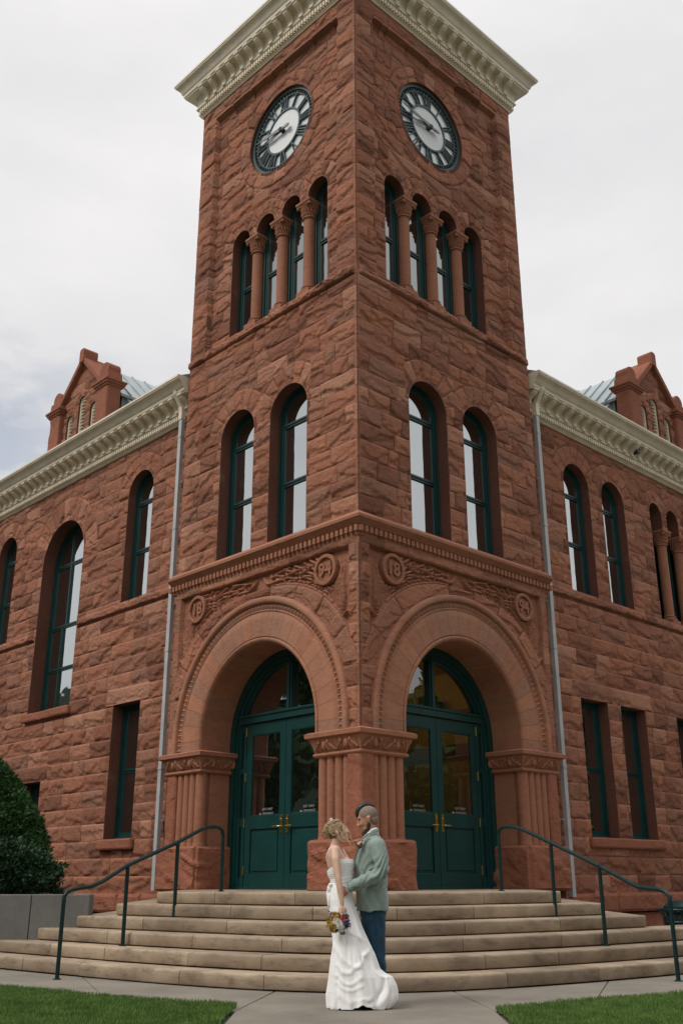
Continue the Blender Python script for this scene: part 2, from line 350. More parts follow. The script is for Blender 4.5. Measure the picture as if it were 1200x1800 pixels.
def wall(name, side, ul, zl, shapes, zb, seed, rings=(), amp=.07, base=None, hfun=None, mat=None, parent=None, edge_h=.03, fade=.05, corner0=False, flat=None):
    U, Z = np.meshgrid(ul, zl, indexing='ij'); nu, nz = U.shape
    bid, jd, A, B, HW = ashlar(U, Z, ul, zb, seed, rings)
    h = rockh(U, Z, bid, jd, A, B, HW, amp, seed)
    sd = np.full(U.shape, 9.0)
    for s in shapes:
        if s[0] == 'rect': _, u0, u1, z0, z1 = s; dx = np.maximum(u0-U, U-u1); dz = np.maximum(z0-Z, Z-z1)
        elif s[0] == 'arch': _, uc, rr, z0, zc = s; u0, u1, z1 = uc-rr, uc+rr, zc; dx = np.maximum(u0-U, U-u1); dz = np.maximum(z0-Z, Z-z1)
        if s[0] != 'circ':
            sd = np.minimum(sd, np.hypot(np.maximum(dx, 0), np.maximum(dz, 0)))
        if s[0] == 'arch': sd = np.where(Z >= zc-1e-6, np.minimum(sd, np.maximum(np.hypot(U-uc, Z-zc)-rr, 0)), sd)
        if s[0] == 'circ': sd = np.minimum(sd, np.maximum(np.hypot(U-s[1], Z-s[2])-s[3], 0))
    h = edge_h+(h-edge_h)*(.0+1.0*sst(-.01, fade, sd))
    if hfun is not None: h, jd, bid = hfun(U, Z, h, jd, bid, sd)
    if corner0:            # drafted margin along the tower's front corner
        h = .02+(h-.02)*sst(.035, .07, U); U = np.where(U < 1e-6, -h, U)
    O = h+(base(U, Z) if base is not None else 0)
    uc_ = (U[:-1, :-1]+U[1:, 1:])/2; zc_ = (Z[:-1, :-1]+Z[1:, 1:])/2
    keep = np.ones(uc_.shape, bool)
    for s in shapes:
        if s[0] == 'rect': keep &= ~((uc_ > s[1]) & (uc_ < s[2]) & (zc_ > s[3]) & (zc_ < s[4]))
        if s[0] == 'arch':
            keep &= ~((abs(uc_-s[1]) < s[2]) & (zc_ > s[3]) & (zc_ < s[4])); keep &= ~((np.hypot(uc_-s[1], zc_-s[4]) < s[2]) & (zc_ >= s[4]))
        if s[0] == 'circ': keep &= ~(np.hypot(uc_-s[1], zc_-s[2]) < s[3])
    # vertices that touch both a kept and a removed cell
    kp = np.zeros((nu+1, nz+1)); kp[1:-1, 1:-1] = keep; cn = kp[:-1, :-1]+kp[1:, :-1]+kp[:-1, 1:]+kp[1:, 1:]
    inner = np.zeros(U.shape, bool); inner[1:-1, 1:-1] = True
    bnd = (cn > 0) & (cn < 4) & inner
    U2, Z2 = U.copy(), Z.copy()
    for s in shapes:
        if s[0] == 'arch': cx, cz, rr = s[1], s[4], s[2]; m = bnd & (Z > cz+1e-4)
        elif s[0] == 'circ': cx, cz, rr = s[1:4]; m = bnd
        else: continue
        d = np.hypot(U-cx, Z-cz); m = m & (abs(d-rr) < .06)
        U2[m] = cx+(U[m]-cx)*rr/d[m]; Z2[m] = cz+(Z[m]-cz)*rr/d[m]; O[m] = edge_h+(base(U2[m], Z2[m]) if base is not None else 0)
    if side == 'R': V = np.stack([U2, -O, Z2], -1)
    else: V = np.stack([-O, U2, Z2], -1)
    idx = np.arange(nu*nz).reshape(nu, nz)
    a, b, c, d = idx[:-1, :-1][keep], idx[1:, :-1][keep], idx[1:, 1:][keep], idx[:-1, 1:][keep]
    F = np.stack([a, b, c, d], -1) if side == 'R' else np.stack([a, d, c, b], -1)
    used = np.zeros(nu*nz, bool); used[F.ravel()] = True; re = np.cumsum(used)-1
    col = rnd(bid, 77)
    return mk(name, V.reshape(-1, 3)[used], re[F], mat or M['rock'], parent or CH, smooth=False, attrs={'bid': col.ravel()[used], 'jd': jd.ravel()[used]})
def reveal(mb, shape, o0, o1, n=40, floor=True):
    """the lining of an opening"""
    if shape[0] == 'rect': _, u0, u1, z0, z1 = shape; P = [(u0, z0), (u0, z1), (u1, z1), (u1, z0)]
    elif shape[0] == 'arch': _, uc, rr, z0, zc = shape; P = [(uc-rr, z0)]+arc(uc, zc, rr, math.pi, 0, n)+[(uc+rr, z0)]
    else: _, uc, zc, rr = shape; P = arc(uc, zc, rr, 0, 2*math.pi, n*2)
    T = .06
    if shape[0] == 'rect': Q = [(u0-T, z0-T), (u0-T, z1+T), (u1+T, z1+T), (u1+T, z0-T)]; P = [(u0, z0)]+P[1:-1]+[(u1, z0)]
    elif shape[0] == 'arch': Q = [(uc-rr-T, z0-T)]+arc(uc, zc, rr+T, math.pi, 0, n)+[(uc+rr+T, z0-T)]
    else: Q = arc(uc, zc, rr+T, 0, 2*math.pi, n*2)
    # inside skin only, as a thin solid that stays behind the rock face
    m = len(P); V = [(u, o0, z) for u, z in P]+[(u, o1, z) for u, z in P]+[(u, o1, z) for u, z in Q]+[(u, o0-.02, z) for u, z in Q]
    F = []
    for i in range(m-1):
        F += [(i, i+1, m+i+1, m+i), (m+i, m+i+1, 2*m+i+1, 2*m+i), (2*m+i, 2*m+i+1, 3*m+i+1, 3*m+i), (3*m+i, 3*m+i+1, i+1, i)]
    mb.add(V, F)
    if shape[0] != 'circ' and floor:   # floor of the opening
        u0, u1, z0 = P[0][0], P[-1][0], P[0][1]; mb.box(u0, u1, o1, o0, z0-.05, z0)
def window(side, shape, od, rails=(), mull=None, fw=.075, blind=False, parent=None, name='window', glass='glass'):
    """green timber window set back at plane od in an opening; rails = heights of bars"""
    f = MB(side); wdt = fw
    if shape[0] == 'arch': _, uc, rr, z0, zc = shape; u0, u1, zt = uc-rr, uc+rr, zc+rr
    else: _, u0, u1, z0, zt = shape; uc = (u0+u1)/2; rr = (u1-u0)/2; zc = None
    def ring(i0, i1, o0, o1, zb0):
        if zc: f.ringstrip(archline(uc, rr-i1, z0+zb0, zc, 30), archline(uc, rr-i0, z0+zb0, zc, 30), o0, o1)
        else: f.ringstrip([(u1-i1, z0+zb0), (u1-i1, zt-i1), (u0+i1, zt-i1), (u0+i1, z0+zb0)], [(u1-i0, z0+zb0), (u1-i0, zt-i0), (u0+i0, zt-i0), (u0+i0, z0+zb0)], o0, o1)
    ring(.0, .035, od-.10, od+.02, 0); ring(.035, .08, od-.10, od-.02, 0.0); ring(.08, .125, od-.12, od-.038, .04)
    f.box(u0+.0, u1-.0, od-.12, od+.035, z0, z0+.06)
    f.box(u0+.10, u1-.10, od-.14, od-.035, z0+.06, z0+.14)
    fr = f.build('window', M['green'], parent or CH, bevel=.004)
    fr.name = 'window'
    g = MB(side)
    gi = .12
    if zc: g.prism(archline(uc, rr-gi, z0+.1, zc, 30), od-.07, od-.06)
    else: g.prism([(u0+gi, z0+.1), (u1-gi, z0+.1), (u1-gi, zt-gi), (u0+gi, zt-gi)], od-.07, od-.06)
    g.build('pane', M[glass], fr)
    for k, z in enumerate(rails):
        b = MB(side); b.box(u0+.09, u1-.09, od-.11, od-.03, z-.045, z+.045); b.box(u0+.12, u1-.12, od-.10, od-.01, z+.0, z+.04)
        b.build('rail', M['green'], fr)
    for mu, mz0, mz1, mw in (mull or ()):
        b = MB(side); b.box(mu-mw/2, mu+mw/2, od-.11, od-.035, mz0, mz1); b.box(mu-mw/4, mu+mw/4, od-.11, od-.02, mz0, mz1); b.build('mullion', M['green'], fr)
    return fr
TW = 5.4; CU = 2.70
# --- upper tower and window storey, one rock-faced sheet per side
W2 = [('arch', 1.90, .55, 7.15, 9.77), ('arch', 3.505, .545, 7.15, 9.77)]
UP = [('arch', 2.515+(i-1.5)*.855, .30, 14.60, 14.68) for i in range(4)]
CK = ('circ', 2.52, 17.08, 1.06)
def tower_face(side, seed):
    shapes = W2+UP+[CK, ('rect', .9325, 4.0975, 12.33, 14.60)]
    ukeys = [.51, .515, 4.81, 4.815]+[x for s in W2+UP for x in (s[1]-s[2], s[1]+s[2])]
    ul = lines(0, TW, .026, [.02, .035, .07]+ukeys+[4.86, 4.90, 5.36, 5.39])
    zk = [7.15, 9.77, 12.0, 12.01, 12.19, 12.21, 12.33, 14.68, 18.74, 18.75, 16.02, 18.14]
    zl = zcourse(7.10, 19.2, 7.12, zk)
    rings = [(s[1], s[4], s[2], .45, 9, False, 1.25 if s is W2[0] else 2.68, 2.72 if s is W2[0] else 4.5) for s in W2]
    rings += [(s[1], s[4], s[2], .36, 7, False, s[1]-.4275 if i else s[1]-.66, s[1]+.4275 if i < 3 else s[1]+.66) for i, s in enumerate(UP)]
    rings += [(2.52, 17.08, 1.06, .37, 22, True, 1, 4)]
    def base(U, Z):
        rec = (U > .5125) & (U < 4.8125) & (Z < 18.745) & (Z > 12.2)
        b = np.where(rec, -.13, 0.0)
        roll = (U > 4.8) & (U < 4.9) & (Z < 18.745) & (Z > 12.2)
        return b
    def hf(U, Z, h, jd, bid, sd):
        band = sst(12.0, 12.03, Z)*(1-sst(12.15, 12.215, Z))
        h = h*(1-band)+band*(.045+.10*fbm(U*3.5, Z*6, seed+5)+.05*(fbm(U*14, Z*20, seed+6, 3)-.5))
        under = sst(11.97, 12.0, Z)*(1-sst(12.0, 12.012, Z)); h = h*(1-under*.9)
        h = np.where((Z > 12.2) & (Z < 12.34) & (U > .9) & (U < 4.14), .02+.10*sst(12.34, 12.2, Z), h)
        # smooth face between upper windows
        pier = (Z > 14.2) & (Z < 14.72) & (U > .95) & (U < 4.08)
        h = np.where(pier, .02, h); jd = np.where(pier, .2, jd)
        jd = np.where((Z > 12.0) & (Z < 12.21), .2, jd)
        h = h*(1-.55*sst(5.1, 5.38, U)); h = np.where(Z > 19.12, .015, h)
        return h, jd, bid
    wl = wall('tower_wall', side, ul, zl, shapes, 7.12, seed, rings, .057, base, hf, corner0=True)
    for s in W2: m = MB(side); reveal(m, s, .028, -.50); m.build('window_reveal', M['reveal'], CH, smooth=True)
    m = MB(side)
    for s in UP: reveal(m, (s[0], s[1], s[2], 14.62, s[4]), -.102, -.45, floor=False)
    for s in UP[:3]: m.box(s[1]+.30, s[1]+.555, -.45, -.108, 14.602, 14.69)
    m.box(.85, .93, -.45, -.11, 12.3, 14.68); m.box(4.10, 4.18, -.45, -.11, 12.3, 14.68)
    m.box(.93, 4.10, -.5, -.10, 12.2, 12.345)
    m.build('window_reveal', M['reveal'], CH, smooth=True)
    m = MB(side); reveal(m, CK, -.10, -.34); m.build('clock_reveal', M['reveal'], CH, smooth=True)
    for s in W2: window(side, s, -.235, (9.62, 8.36))
    for s in UP: window(side, ('arch', s[1], .285 if s not in (UP[0], UP[3]) else .30, 12.345, 14.68), -.33, (13.58,), glass='glassdim')
    # green panels closing the gaps behind the columns
    m = MB(side)
    for i in range(3):
        uc = 2.515+(i-1)*.855; m.box(uc-.15, uc+.15, -.42, -.36, 12.345, 14.6)
    m.build('window_post', M['green'], CH)
    return wl
def sweep_corner(mb, prof, Lx, Ly, closed_ends=True):
    """profile (o,z) swept along left face -> corner -> right face of the tower (mitred)"""
    n = len(prof); V = []
    for o, z in prof: V.append((-o, Ly+min(o, 0)*0, z))
    for o, z in prof: V.append((-o, -o, z))
    for o, z in prof: V.append((Lx, -o, z))
    F = []
    for j in range(2):
        for i in range(n): F.append((j*n+i, j*n+(i+1) % n, (j+1)*n+(i+1) % n, (j+1)*n+i))
    F += [tuple(range(n)), tuple(range(3*n-1, 2*n-1, -1))]
    mb.add(V, F)
def sweep_loop(mb, prof, x0, x1, y0, y1):
    """profile swept round a rectangle, mitred"""
    n = len(prof); V = []
    for sx, sy in ((x0, y0), (x1, y0), (x1, y1), (x0, y1)):
        for o, z in prof: V.append((sx+(-o if sx == x0 else o), sy+(-o if sy == y0 else o), z))
    F = []
    for j in range(4):
        k = (j+1) % 4
        for i in range(n-1): F.append((j*n+i, k*n+i, k*n+i+1, j*n+i+1))
    F += [tuple(j*n for j in range(4)), tuple(j*n+n-1 for j in (3, 2, 1, 0))]
    mb.add(V, F)
tw = [tower_face('L', 3), tower_face('R', 8)]
# plain sides and back so that the tower is a solid
m = MB(); T1 = TW-.01
m.add([(T1, 0, 0), (T1, T1, 0), (T1, T1, 19.2), (T1, 0, 19.2)], [(0, 1, 2, 3)]); m.add([(0, T1, 0), (T1, T1, 0), (T1, T1, 19.2), (0, T1, 19.2)], [(0, 1, 2, 3)])
m.add([(0, 0, 19.15), (T1, 0, 19.15), (T1, T1, 19.15), (0, T1, 19.15)], [(0, 1, 2, 3)])
m.build('back_wall', M['rough'], CH)
m = MB(); m.box(.55, TW-.4, .55, TW-.4, 6.2, 18.8); m.build('dark_core', M['dark'], CH)
# --- columns between the upper windows
def upper_column(side, uc, oc, zb, zt, rad=.128):
    h = MB(side); h.lathe(uc, oc, [(rad, zb+.2), (rad*.985, zt-.42), (rad*1.0, zt-.40)], 28)
    sh = h.build('column', M['carved'], CH, smooth=True)
    b = MB(side); b.box(uc-.19, uc+.19, oc-.19, oc+.19, zb-.04, zb+.07)
    b.lathe(uc, oc, [(.185, zb+.07), (.195, zb+.09), (.19, zb+.115), (.155, zb+.135), (.15, zb+.15), (.165, zb+.165), (.165, zb+.185), (.135, zb+.205)], 28)
    b.build('base', M['carved'], sh, smooth=True)
    c = MB(side); z0 = zt-.40
    c.lathe(uc, oc, [(.128, z0-.005), (.155, z0), (.16, z0+.02), (.15, z0+.035), (.132, z0+.045), (.14, z0+.15), (.175, z0+.26), (.21, z0+.31)], 28)
    def sq(a, z): return [(uc-a, oc-a, z), (uc+a, oc-a, z), (uc+a, oc+a, z), (uc-a, oc+a, z)]
    c.add(sq(.185, z0+.29)+sq(.205, z0+.34)+sq(.215, z0+.35)+sq(.215, zt), [(0, 1, 2, 3), (12, 13, 14, 15)]+[(4*j+i, 4*j+(i+1) % 4, 4*j+4+(i+1) % 4, 4*j+4+i) for j in range(3) for i in range(4)])
    rg = random.Random(int(uc*100))
    for k in range(16):                       # curled leaves in two tiers, volutes at the corners
        a = 2*math.pi*k/16
        for t, (r0, r1, za, zb_) in enumerate(((.14, .178, .05, .15), (.15, .20, .14, .27))):
            aa = a+(math.pi/16 if t else 0)
            pts = [(uc+(r0+(r1-r0)*q*q)*math.cos(aa+.12*math.sin(q*5)), oc+(r0+(r1-r0)*q*q)*math.sin(aa+.12*math.sin(q*5)), z0+za+(zb_-za)*q) for q in (0, .4, .75, 1, 1.1)]
            c.tube(pts, [.014, .02, .018, .013, .006], 6)
    for sx in (-1, 1):
        for sy in (-1, 1): c.ball((uc+sx*.175, oc+sy*.175, z0+.285), (.035, .035, .038), 8, 6)
    c.build('capital', M['carved'], sh, smooth=True)
    return sh
for sd_ in 'LR':
    for i in range(3): upper_column(sd_, 2.515+(i-1)*.855, -.265, 12.345, 14.61)
# --- clocks
def clock(side):
    cu, cz = 2.52, 17.08; od = -.20
    f = MB(side)
    f.ringstrip(arc(cu, cz, .99, 0, 2*math.pi, 72), arc(cu, cz, 1.075, 0, 2*math.pi, 72), od-.05, od+.03)
    f.ringstrip(arc(cu, cz, .893, 0, 2*math.pi, 72), arc(cu, cz, .908, 0, 2*math.pi, 72), od-.04, od+.012)
    f.ringstrip(arc(cu, cz, .535, 0, 2*math.pi, 64), arc(cu, cz, .575, 0, 2*math.pi, 64), od-.04, od+.014)
    for k in range(60):
        a = 2*math.pi*k/60; c, s = math.cos(a), math.sin(a); wd = .010 if k % 5 else .017
        f.prism([(cu+c*.90-s*wd, cz+s*.90+c*wd), (cu+c*.97-s*wd, cz+s*.97+c*wd), (cu+c*.97+s*wd, cz+s*.97-c*wd), (cu+c*.90+s*wd, cz+s*.90-c*wd)], od-.04, od+.01)
    cl = f.build('clock', M['clockmetal'], CH)
    hand = 1 if side == 'R' else -1           # direction of increasing u as seen from the street
    def P(ang, r, off): # clockwise angle from twelve, radial, sideways
        a = math.radians(ang); return (cu+hand*(math.sin(a)*r+math.cos(a)*off), cz+math.cos(a)*r-math.sin(a)*off)
    g = MB(side); g.prism(arc(cu, cz, .955, 0, 2*math.pi, 64)[:-1], od-.06, od-.035); g.build('outer_glass', M['clockglass'], cl)
    g = MB(side); g.prism(arc(cu, cz, .535, 0, 2*math.pi, 64)[:-1], od-.035, od-.012); g.build('dial', M['white'], cl)
    rom = ['XII', 'I', 'II', 'III', 'IIII', 'V', 'VI', 'VII', 'VIII', 'IX', 'X', 'XI']
    for k, s in enumerate(rom):
        nb = MB(side); ang = k*30; wid = {'I': .068, 'V': .15, 'X': .15}; tot = sum(wid[c] for c in s); x = -tot/2
        for c in s:
            cx = x+wid[c]/2; x += wid[c]
            def bar(xa, xb, t, r0=.575, r1=.885):
                nb.prism([P(ang, r1, xa*1.12-t), P(ang, r1, xa*1.12+t), P(ang, r0, xb*.82+t), P(ang, r0, xb*.82-t)], od-.03, od+.012)
            if c == 'I': bar(cx, cx, .011)
            if c == 'V': bar(cx-.055, cx, .013); bar(cx+.055, cx, .007)
            if c == 'X': bar(cx-.055, cx+.055, .013); bar(cx+.055, cx-.055, .007)
        nb.prism([P(ang, .590, -tot/2*.8), P(ang, .590, tot/2*.8), P(ang, .572, tot/2*.8), P(ang, .572, -tot/2*.8)], od-.03, od+.006); nb.prism([P(ang, .885, -tot/2*1.1), P(ang, .885, tot/2*1.1), P(ang, .868, tot/2*1.1), P(ang, .868, -tot/2*1.1)], od-.03, od+.006)
        nb.build('roman_numeral', M['clockmetal'], cl)
    def handm(name, ang, ln, tail, w0, off, mat):
        h = MB(side)
        h.prism([P(ang, -tail, 0), P(ang, -tail*.75, .05), P(ang, -tail*.4, .018), P(ang, 0, .05), P(ang, ln*.35, w0), P(ang, ln*.6, w0*1.35), P(ang, ln*.72, w0*.5), P(ang, ln, 0),
                 P(ang, ln*.72, -w0*.5), P(ang, ln*.6, -w0*1.35), P(ang, ln*.35, -w0), P(ang, 0, -.05), P(ang, -tail*.4, -.018), P(ang, -tail*.75, -.05)], od+off, od+off+.02)
        h.build(name, mat, cl)
    handm('hour_hand', 263, .60, .26, .035, .045, M['handgrey']); handm('minute_hand', 276, .93, .30, .03, .08, M['handgrey'])
    h = MB(side)
    n = 20; h.add([(cu+.06*math.cos(6.2832*i/n), od-.02, cz+.06*math.sin(6.2832*i/n)) for i in range(n)]+[(cu+.05*math.cos(6.2832*i/n), od+.11, cz+.05*math.sin(6.2832*i/n)) for i in range(n)],
                  [tuple(range(n)), tuple(range(2*n-1, n-1, -1))]+[(i, (i+1) % n, (i+1) % n+n, i+n) for i in range(n)])
    h.build('hub', M['greenm'], cl)
    return cl
M['clockmetal'] = simple('weathered_green_metal', (.05, .085, .088), .5)
M['handgrey'] = simple('weathered_hand_metal', (.20, .22, .22), .45, .3)
M['clockglass'] = glass_mat('clock_glass', .14, tint=(.62, .65, .65), rcol=(.95, .97, .97))
for sd_ in 'LR': clock(sd_)
# --- cornice: moulded, with dentils and curved brackets
def cornice(name, path, z0, o0, proj, mat, ends, bspace, brange, sides=('L', 'R'), zs=1.0):
    """path(mb, prof) sweeps; z0 bottom height"""
    s = proj/.55
    prof = [(-.25, 0), (.015, 0), (.03, .035), (.045, .04), (.045, .075), (.07, .08), (.07, .20), (.085, .205), (.085, .235), (.12, .25), (.125, .28), (.10, .29),
            (.10, .52), (.155, .60), (.335, .615), (.335, .655), (.36, .66), (.375, .74), (.40, .76), (.42, .83), (.47, .905), (.53, .95), (.535, .985), (.55, .99), (.55, 1.05), (.50, 1.06), (-.25, 1.10)]
    m = MB(); path(m, [(o0+(a*s if a > 0 else a), z0+b*zs) for a, b in prof])
    c = m.build(name, mat, CH, smooth=True)
    for sd, (ua, ub) in brange.items():
        d = MB(sd); n = int((ub-ua)/.088)
        for k in range(n+1):
            u = ua+(ub-ua)*k/n; d.box(u-.024, u+.024, o0+.06*s, o0+.112*s, z0+.085*zs, z0+.195*zs)
        d.build('dentil_row', mat, c)
    # bracket: S-curved scroll
    side_p = [(.08, .285), (.145, .285), (.16, .31), (.152, .35), (.175, .40), (.225, .445), (.285, .485), (.325, .53), (.345, .575), (.345, .617), (.08, .617)]
    proto = {}
    for sd, (ua, ub) in brange.items():
        b = MB(sd); w_ = .066
        b.extr([(a*s, z*zs) for a, z in side_p], -w_, w_)
        b.extr([(.30*s, .585*zs), (.365*s, .585*zs), (.365*s, .640*zs), (.30*s, .640*zs)], -w_-.015, w_+.015)
        b.extr([(.115*s, .27*zs), (.165*s, .27*zs), (.165*s, .31*zs), (.115*s, .31*zs)], -w_+.008, w_-.008)
        p = b.build('bracket', mat, c, bevel=.006); first = True
        k = 0; u = bspace[1]
        while u < ub:
            if u > ua:
                q = p if first else p.copy()
                if not first: sc.collection.objects.link(q); q.parent = c
                first = False
                q.location = (u, -o0, z0) if sd == 'R' else (-o0, u, z0)
            u += bspace[0]
    return c
cornice('cornice', lambda mb, pr: sweep_loop(mb, pr, 0, TW, 0, TW), 19.17, .035, .55, M['cream'], None, (.3555, .12), {'L': (.02, 5.38), 'R': (.02, 5.38)})
m = MB(); m.add([(-.5, -.5, 20.22), (TW+.5, -.5, 20.22), (TW+.5, TW+.5, 20.22), (-.5, TW+.5, 20.22), (TW/2, TW/2, 22.6)], [(0, 1, 4), (1, 2, 4), (2, 3, 4), (3, 0, 4), (0, 3, 2, 1)])
m.build('tower_roof', M['roofmetal'], CH)
# --- moulded course over the entrance, with dentils
m = MB()
prof = [(-.2, 6.70), (.03, 6.70), (.045, 6.72), (.045, 6.745), (.05, 6.75), (.05, 6.875), (.075, 6.88), (.10, 6.90), (.115, 6.93), (.15, 6.95), (.165, 6.975), (.175, 6.98), (.18, 7.03), (.16, 7.045), (.04, 7.145), (-.2, 7.148)]
sweep_corner(m, prof, TW+.12, TW+.12)
mc = m.build('moulding', M['carved'], CH, smooth=True)
for sd in 'LR':
    d = MB(sd); u = -.06
    while u < TW+.1: d.box(u, u+.072, .045, .11, 6.762, 6.868); u += .118
    d.build('dentil_row', M['carved'], mc)
# ------------------------------------------------------------------ entrance storey
AZ = 3.62                    # centre height of the big arches
AO = 2.47                    # outer radius of the moulded arch ring
rg = random.Random(5)
def flame_strokes():
    """tapered curved strokes (list of (u,z,width) polylines) for the carved leaf panels; near corner and far corner"""
    S = []
    def stroke(p0, p1, bend, w0, wig=.0, n=14):
        dx, dz = p1[0]-p0[0], p1[1]-p0[1]; L = math.hypot(dx, dz); nx, nz = -dz/L, dx/L; out = []
        for i in range(n+1):
            t = i/n; off = bend*math.sin(math.pi*t)*L+wig*math.sin(2*math.pi*t*1.25)*L
            out.append((p0[0]+dx*t+nx*off, p0[1]+dz*t+nz*off, w0*(math.sin(math.pi*min(1, .16+.84*t))**.6)*(1-.35*t)+.004))
        S.append(out)
    r = random.Random(12)
    def zb(x):
        du = abs(x-CU); t = min(1, du/2.2); q = AO+.17+.22*t*t*(3-2*t); return AZ+math.sqrt(max(.01, q*q-du*du))
    def plume(x0, x1, n, dirn):
        # long wavy strands that follow the arch, thinning out one after another
        for j in range(9):
            off = .075+.078*j; xe = x1+dirn*.30-dirn*(.075*j+r.uniform(0, .1)); xs = x0+dirn*r.uniform(0, .08); m = 26; line = []
            for i in range(m+1):
                t = i/m; x = xs+(xe-xs)*t; z = zb(x)+off*(1-.18*t)+.022*math.sin(t*(15+j)+j*1.7)
                line.append((x, z, (.036*(1-.35*t)*(.55+.45*math.sin(min(1, t*6)*1.57)) if z < 6.53 else .001)))
            S.append(line)
            # a curled tip peeling off each strand
            for q in (.35, .62, .85):
                k = int(q*m)+r.randint(-2, 2); k = min(max(k, 2), m-2); xx, zz, _ = line[k]
                if zz < 6.46: stroke((xx, zz), (xx+dirn*.24, min(6.54, zz+.10)), -dirn*.22, .034, dirn*.05)
        # laurel leaves along the lower edge, each curling over the next
        x = x0
        while (x-x1)*dirn < 0:
            sl = (zb(x+.05)-zb(x-.05))/.1*dirn; a = math.atan(sl); b = zb(x)+.015
            stroke((x, b), (x+dirn*math.cos(a+.42)*.24, b+math.sin(a+.42)*.24), -dirn*.22, .044, 0); x += dirn*.125
    # near corner : spray rising from a horn, plume running outward over the crown of the arch
    for k in range(15):
        a = math.radians(96-k*3.6+r.uniform(-2, 2)); L = 1.10-.03*abs(k-3)+r.uniform(-.08, .08)
        p0 = (.44+.012*k, 5.42); p1 = (p0[0]+math.cos(a)*L*.33, min(6.52, p0[1]+math.sin(a)*L)); stroke(p0, p1, .05*(1 if k % 2 else -1), .024, .02)
    plume(.66, 2.20, 13, 1); stroke((2.05, 6.33), (2.64, 6.50), -.14, .05, .03)
    for o in (-.05, 0, .05): stroke((.33+o*.5, 5.0), (.47+o*1.6, 5.40), -.18, .05)
    S.append([(.33+.02*i, 5.42-.10*math.sin(math.pi*i/16), .03) for i in range(17)]); S.append([(.30+.012*math.cos(i), 4.99+.02*math.sin(i), .03) for i in range(6)])
    # far corner
    for k in range(13):
        a = math.radians(86+k*3.8+r.uniform(-2, 2)); L = .98+r.uniform(-.08, .05)
        p0 = (5.07-.012*k, 5.30); p1 = (p0[0]+math.cos(a)*L*.4, p0[1]+math.sin(a)*L); stroke(p0, p1, .04*(1 if k % 2 else -1), .022, .02)
    plume(4.86, 3.15, 14, -1); stroke((3.3, 6.30), (2.76, 6.50), .16, .05, -.03)
    for o in (-.04, 0, .04): stroke((5.17-o*.4, 4.75), (5.03-o*1.5, 5.27), .15, .045)
    S.append([(5.17-.016*i, 5.29-.08*math.sin(math.pi*i/16), .028) for i in range(17)])
    near = []
    return near+S
STR = flame_strokes()
def entrance_face(side, seed):
    ul = lines(0, TW, .0145, [.02, .035, .07, .21, .214, 5.21, 5.214])
    zl = lines(3.36, 6.76, .0145, [AZ, 6.57, 6.574])
    shp = ('arch', CU, AO-.03, 3.30, AZ)
    def hf(U, Z, h, jd, bid, sd):
        r = np.hypot(U-CU, np.maximum(Z-AZ, 0)); D = r-AO
        th = np.arctan2(Z-AZ, U-CU)
        # ring of big rough stones hugging the arch
        n = 11; q = (th/(math.pi/n)); i = np.floor(q); fr = q-i
        DT = .17+.22*sst(0, 2.2, np.abs(U-CU))
        ring = (D < DT) & (Z > AZ+.9)
        jr = np.minimum(np.minimum(fr, 1-fr)*(math.pi/n)*r, np.abs(D-DT))
        idr = (i*11+5000+seed).astype(np.int64)
        hr = rockh(U, Z, idr, jr, (fr-.5)*2, D/DT*2-1, np.ones(U.shape)*.3, .05, seed)
        h = np.where(ring, hr, h); jd = np.where(ring, jr, jd); bid = np.where(ring, idr, bid)
        # carved panels
        zlow = np.where(U < 2.7, 4.95+0*U, 4.65)
        pan = (U > .212) & (U < 5.212) & (Z < 6.572) & (D > DT) & (Z > zlow)
        hp = -.075+.012*fbm(U*9, Z*9, 5)
        acc = np.zeros(U.shape); 
        for s in STR:
            P = np.array(s); u0, u1, z0, z1 = P[:, 0].min()-.06, P[:, 0].max()+.06, P[:, 1].min()-.06, P[:, 1].max()+.06
            ia = np.searchsorted(ul, [u0, u1]); ja = np.searchsorted(zl, [z0, z1])
            if ia[1] <= ia[0] or ja[1] <= ja[0]: continue
            sl = (slice(*ia), slice(*ja)); uu, zz = U[sl], Z[sl]; best = np.zeros(uu.shape)
            for a, b in zip(P[:-1], P[1:]):
                d = b[:2]-a[:2]; L2 = d@d+1e-9; t = np.clip(((uu-a[0])*d[0]+(zz-a[1])*d[1])/L2, 0, 1)
                dist = np.hypot(uu-a[0]-t*d[0], zz-a[1]-t*d[1]); w_ = a[2]+(b[2]-a[2])*t
                best = np.maximum(best, np.clip(1-(dist/w_)**2, 0, 1)**.6*np.minimum(w_*2.3, .085))
            acc[sl] = np.where(best > 0, np.maximum(acc[sl]*.4, best), acc[sl])
        med = np.minimum(np.hypot(U-.82, Z-6.25), np.hypot(U-4.62, Z-6.25)); acc = acc*sst(.27, .31, med)
        h = np.where(pan, hp+acc*1.2, h); jd = np.where(pan, .3, jd); bid = np.where(pan, 4242, bid)
        # border band under the moulding
        band = (Z > 6.572); 
        h = np.where(band, .02+.05*fbm(U*4, Z*9, seed)*(1-np.exp(-np.minimum(abs(Z-6.572), 1)/.02)), h); jd = np.where(band, np.minimum(np.abs(((U+.3*seed) % 1.35)-.6), .3), jd); bid = np.where(band, 777+np.floor((U+.3*seed)/1.35).astype(np.int64), bid)
        far = (U > 5.212); h = np.where(far & ~band, .015+.02*fbm(U*8, Z*6, 9), h)
        return h, jd, bid
    return wall('entrance_wall', side, ul, zl, [shp], 3.40, seed, (), .055, None, hf, corner0=True, edge_h=.02, fade=.03)
for sd_, se in (('L', 21), ('R', 25)): entrance_face(sd_, se)
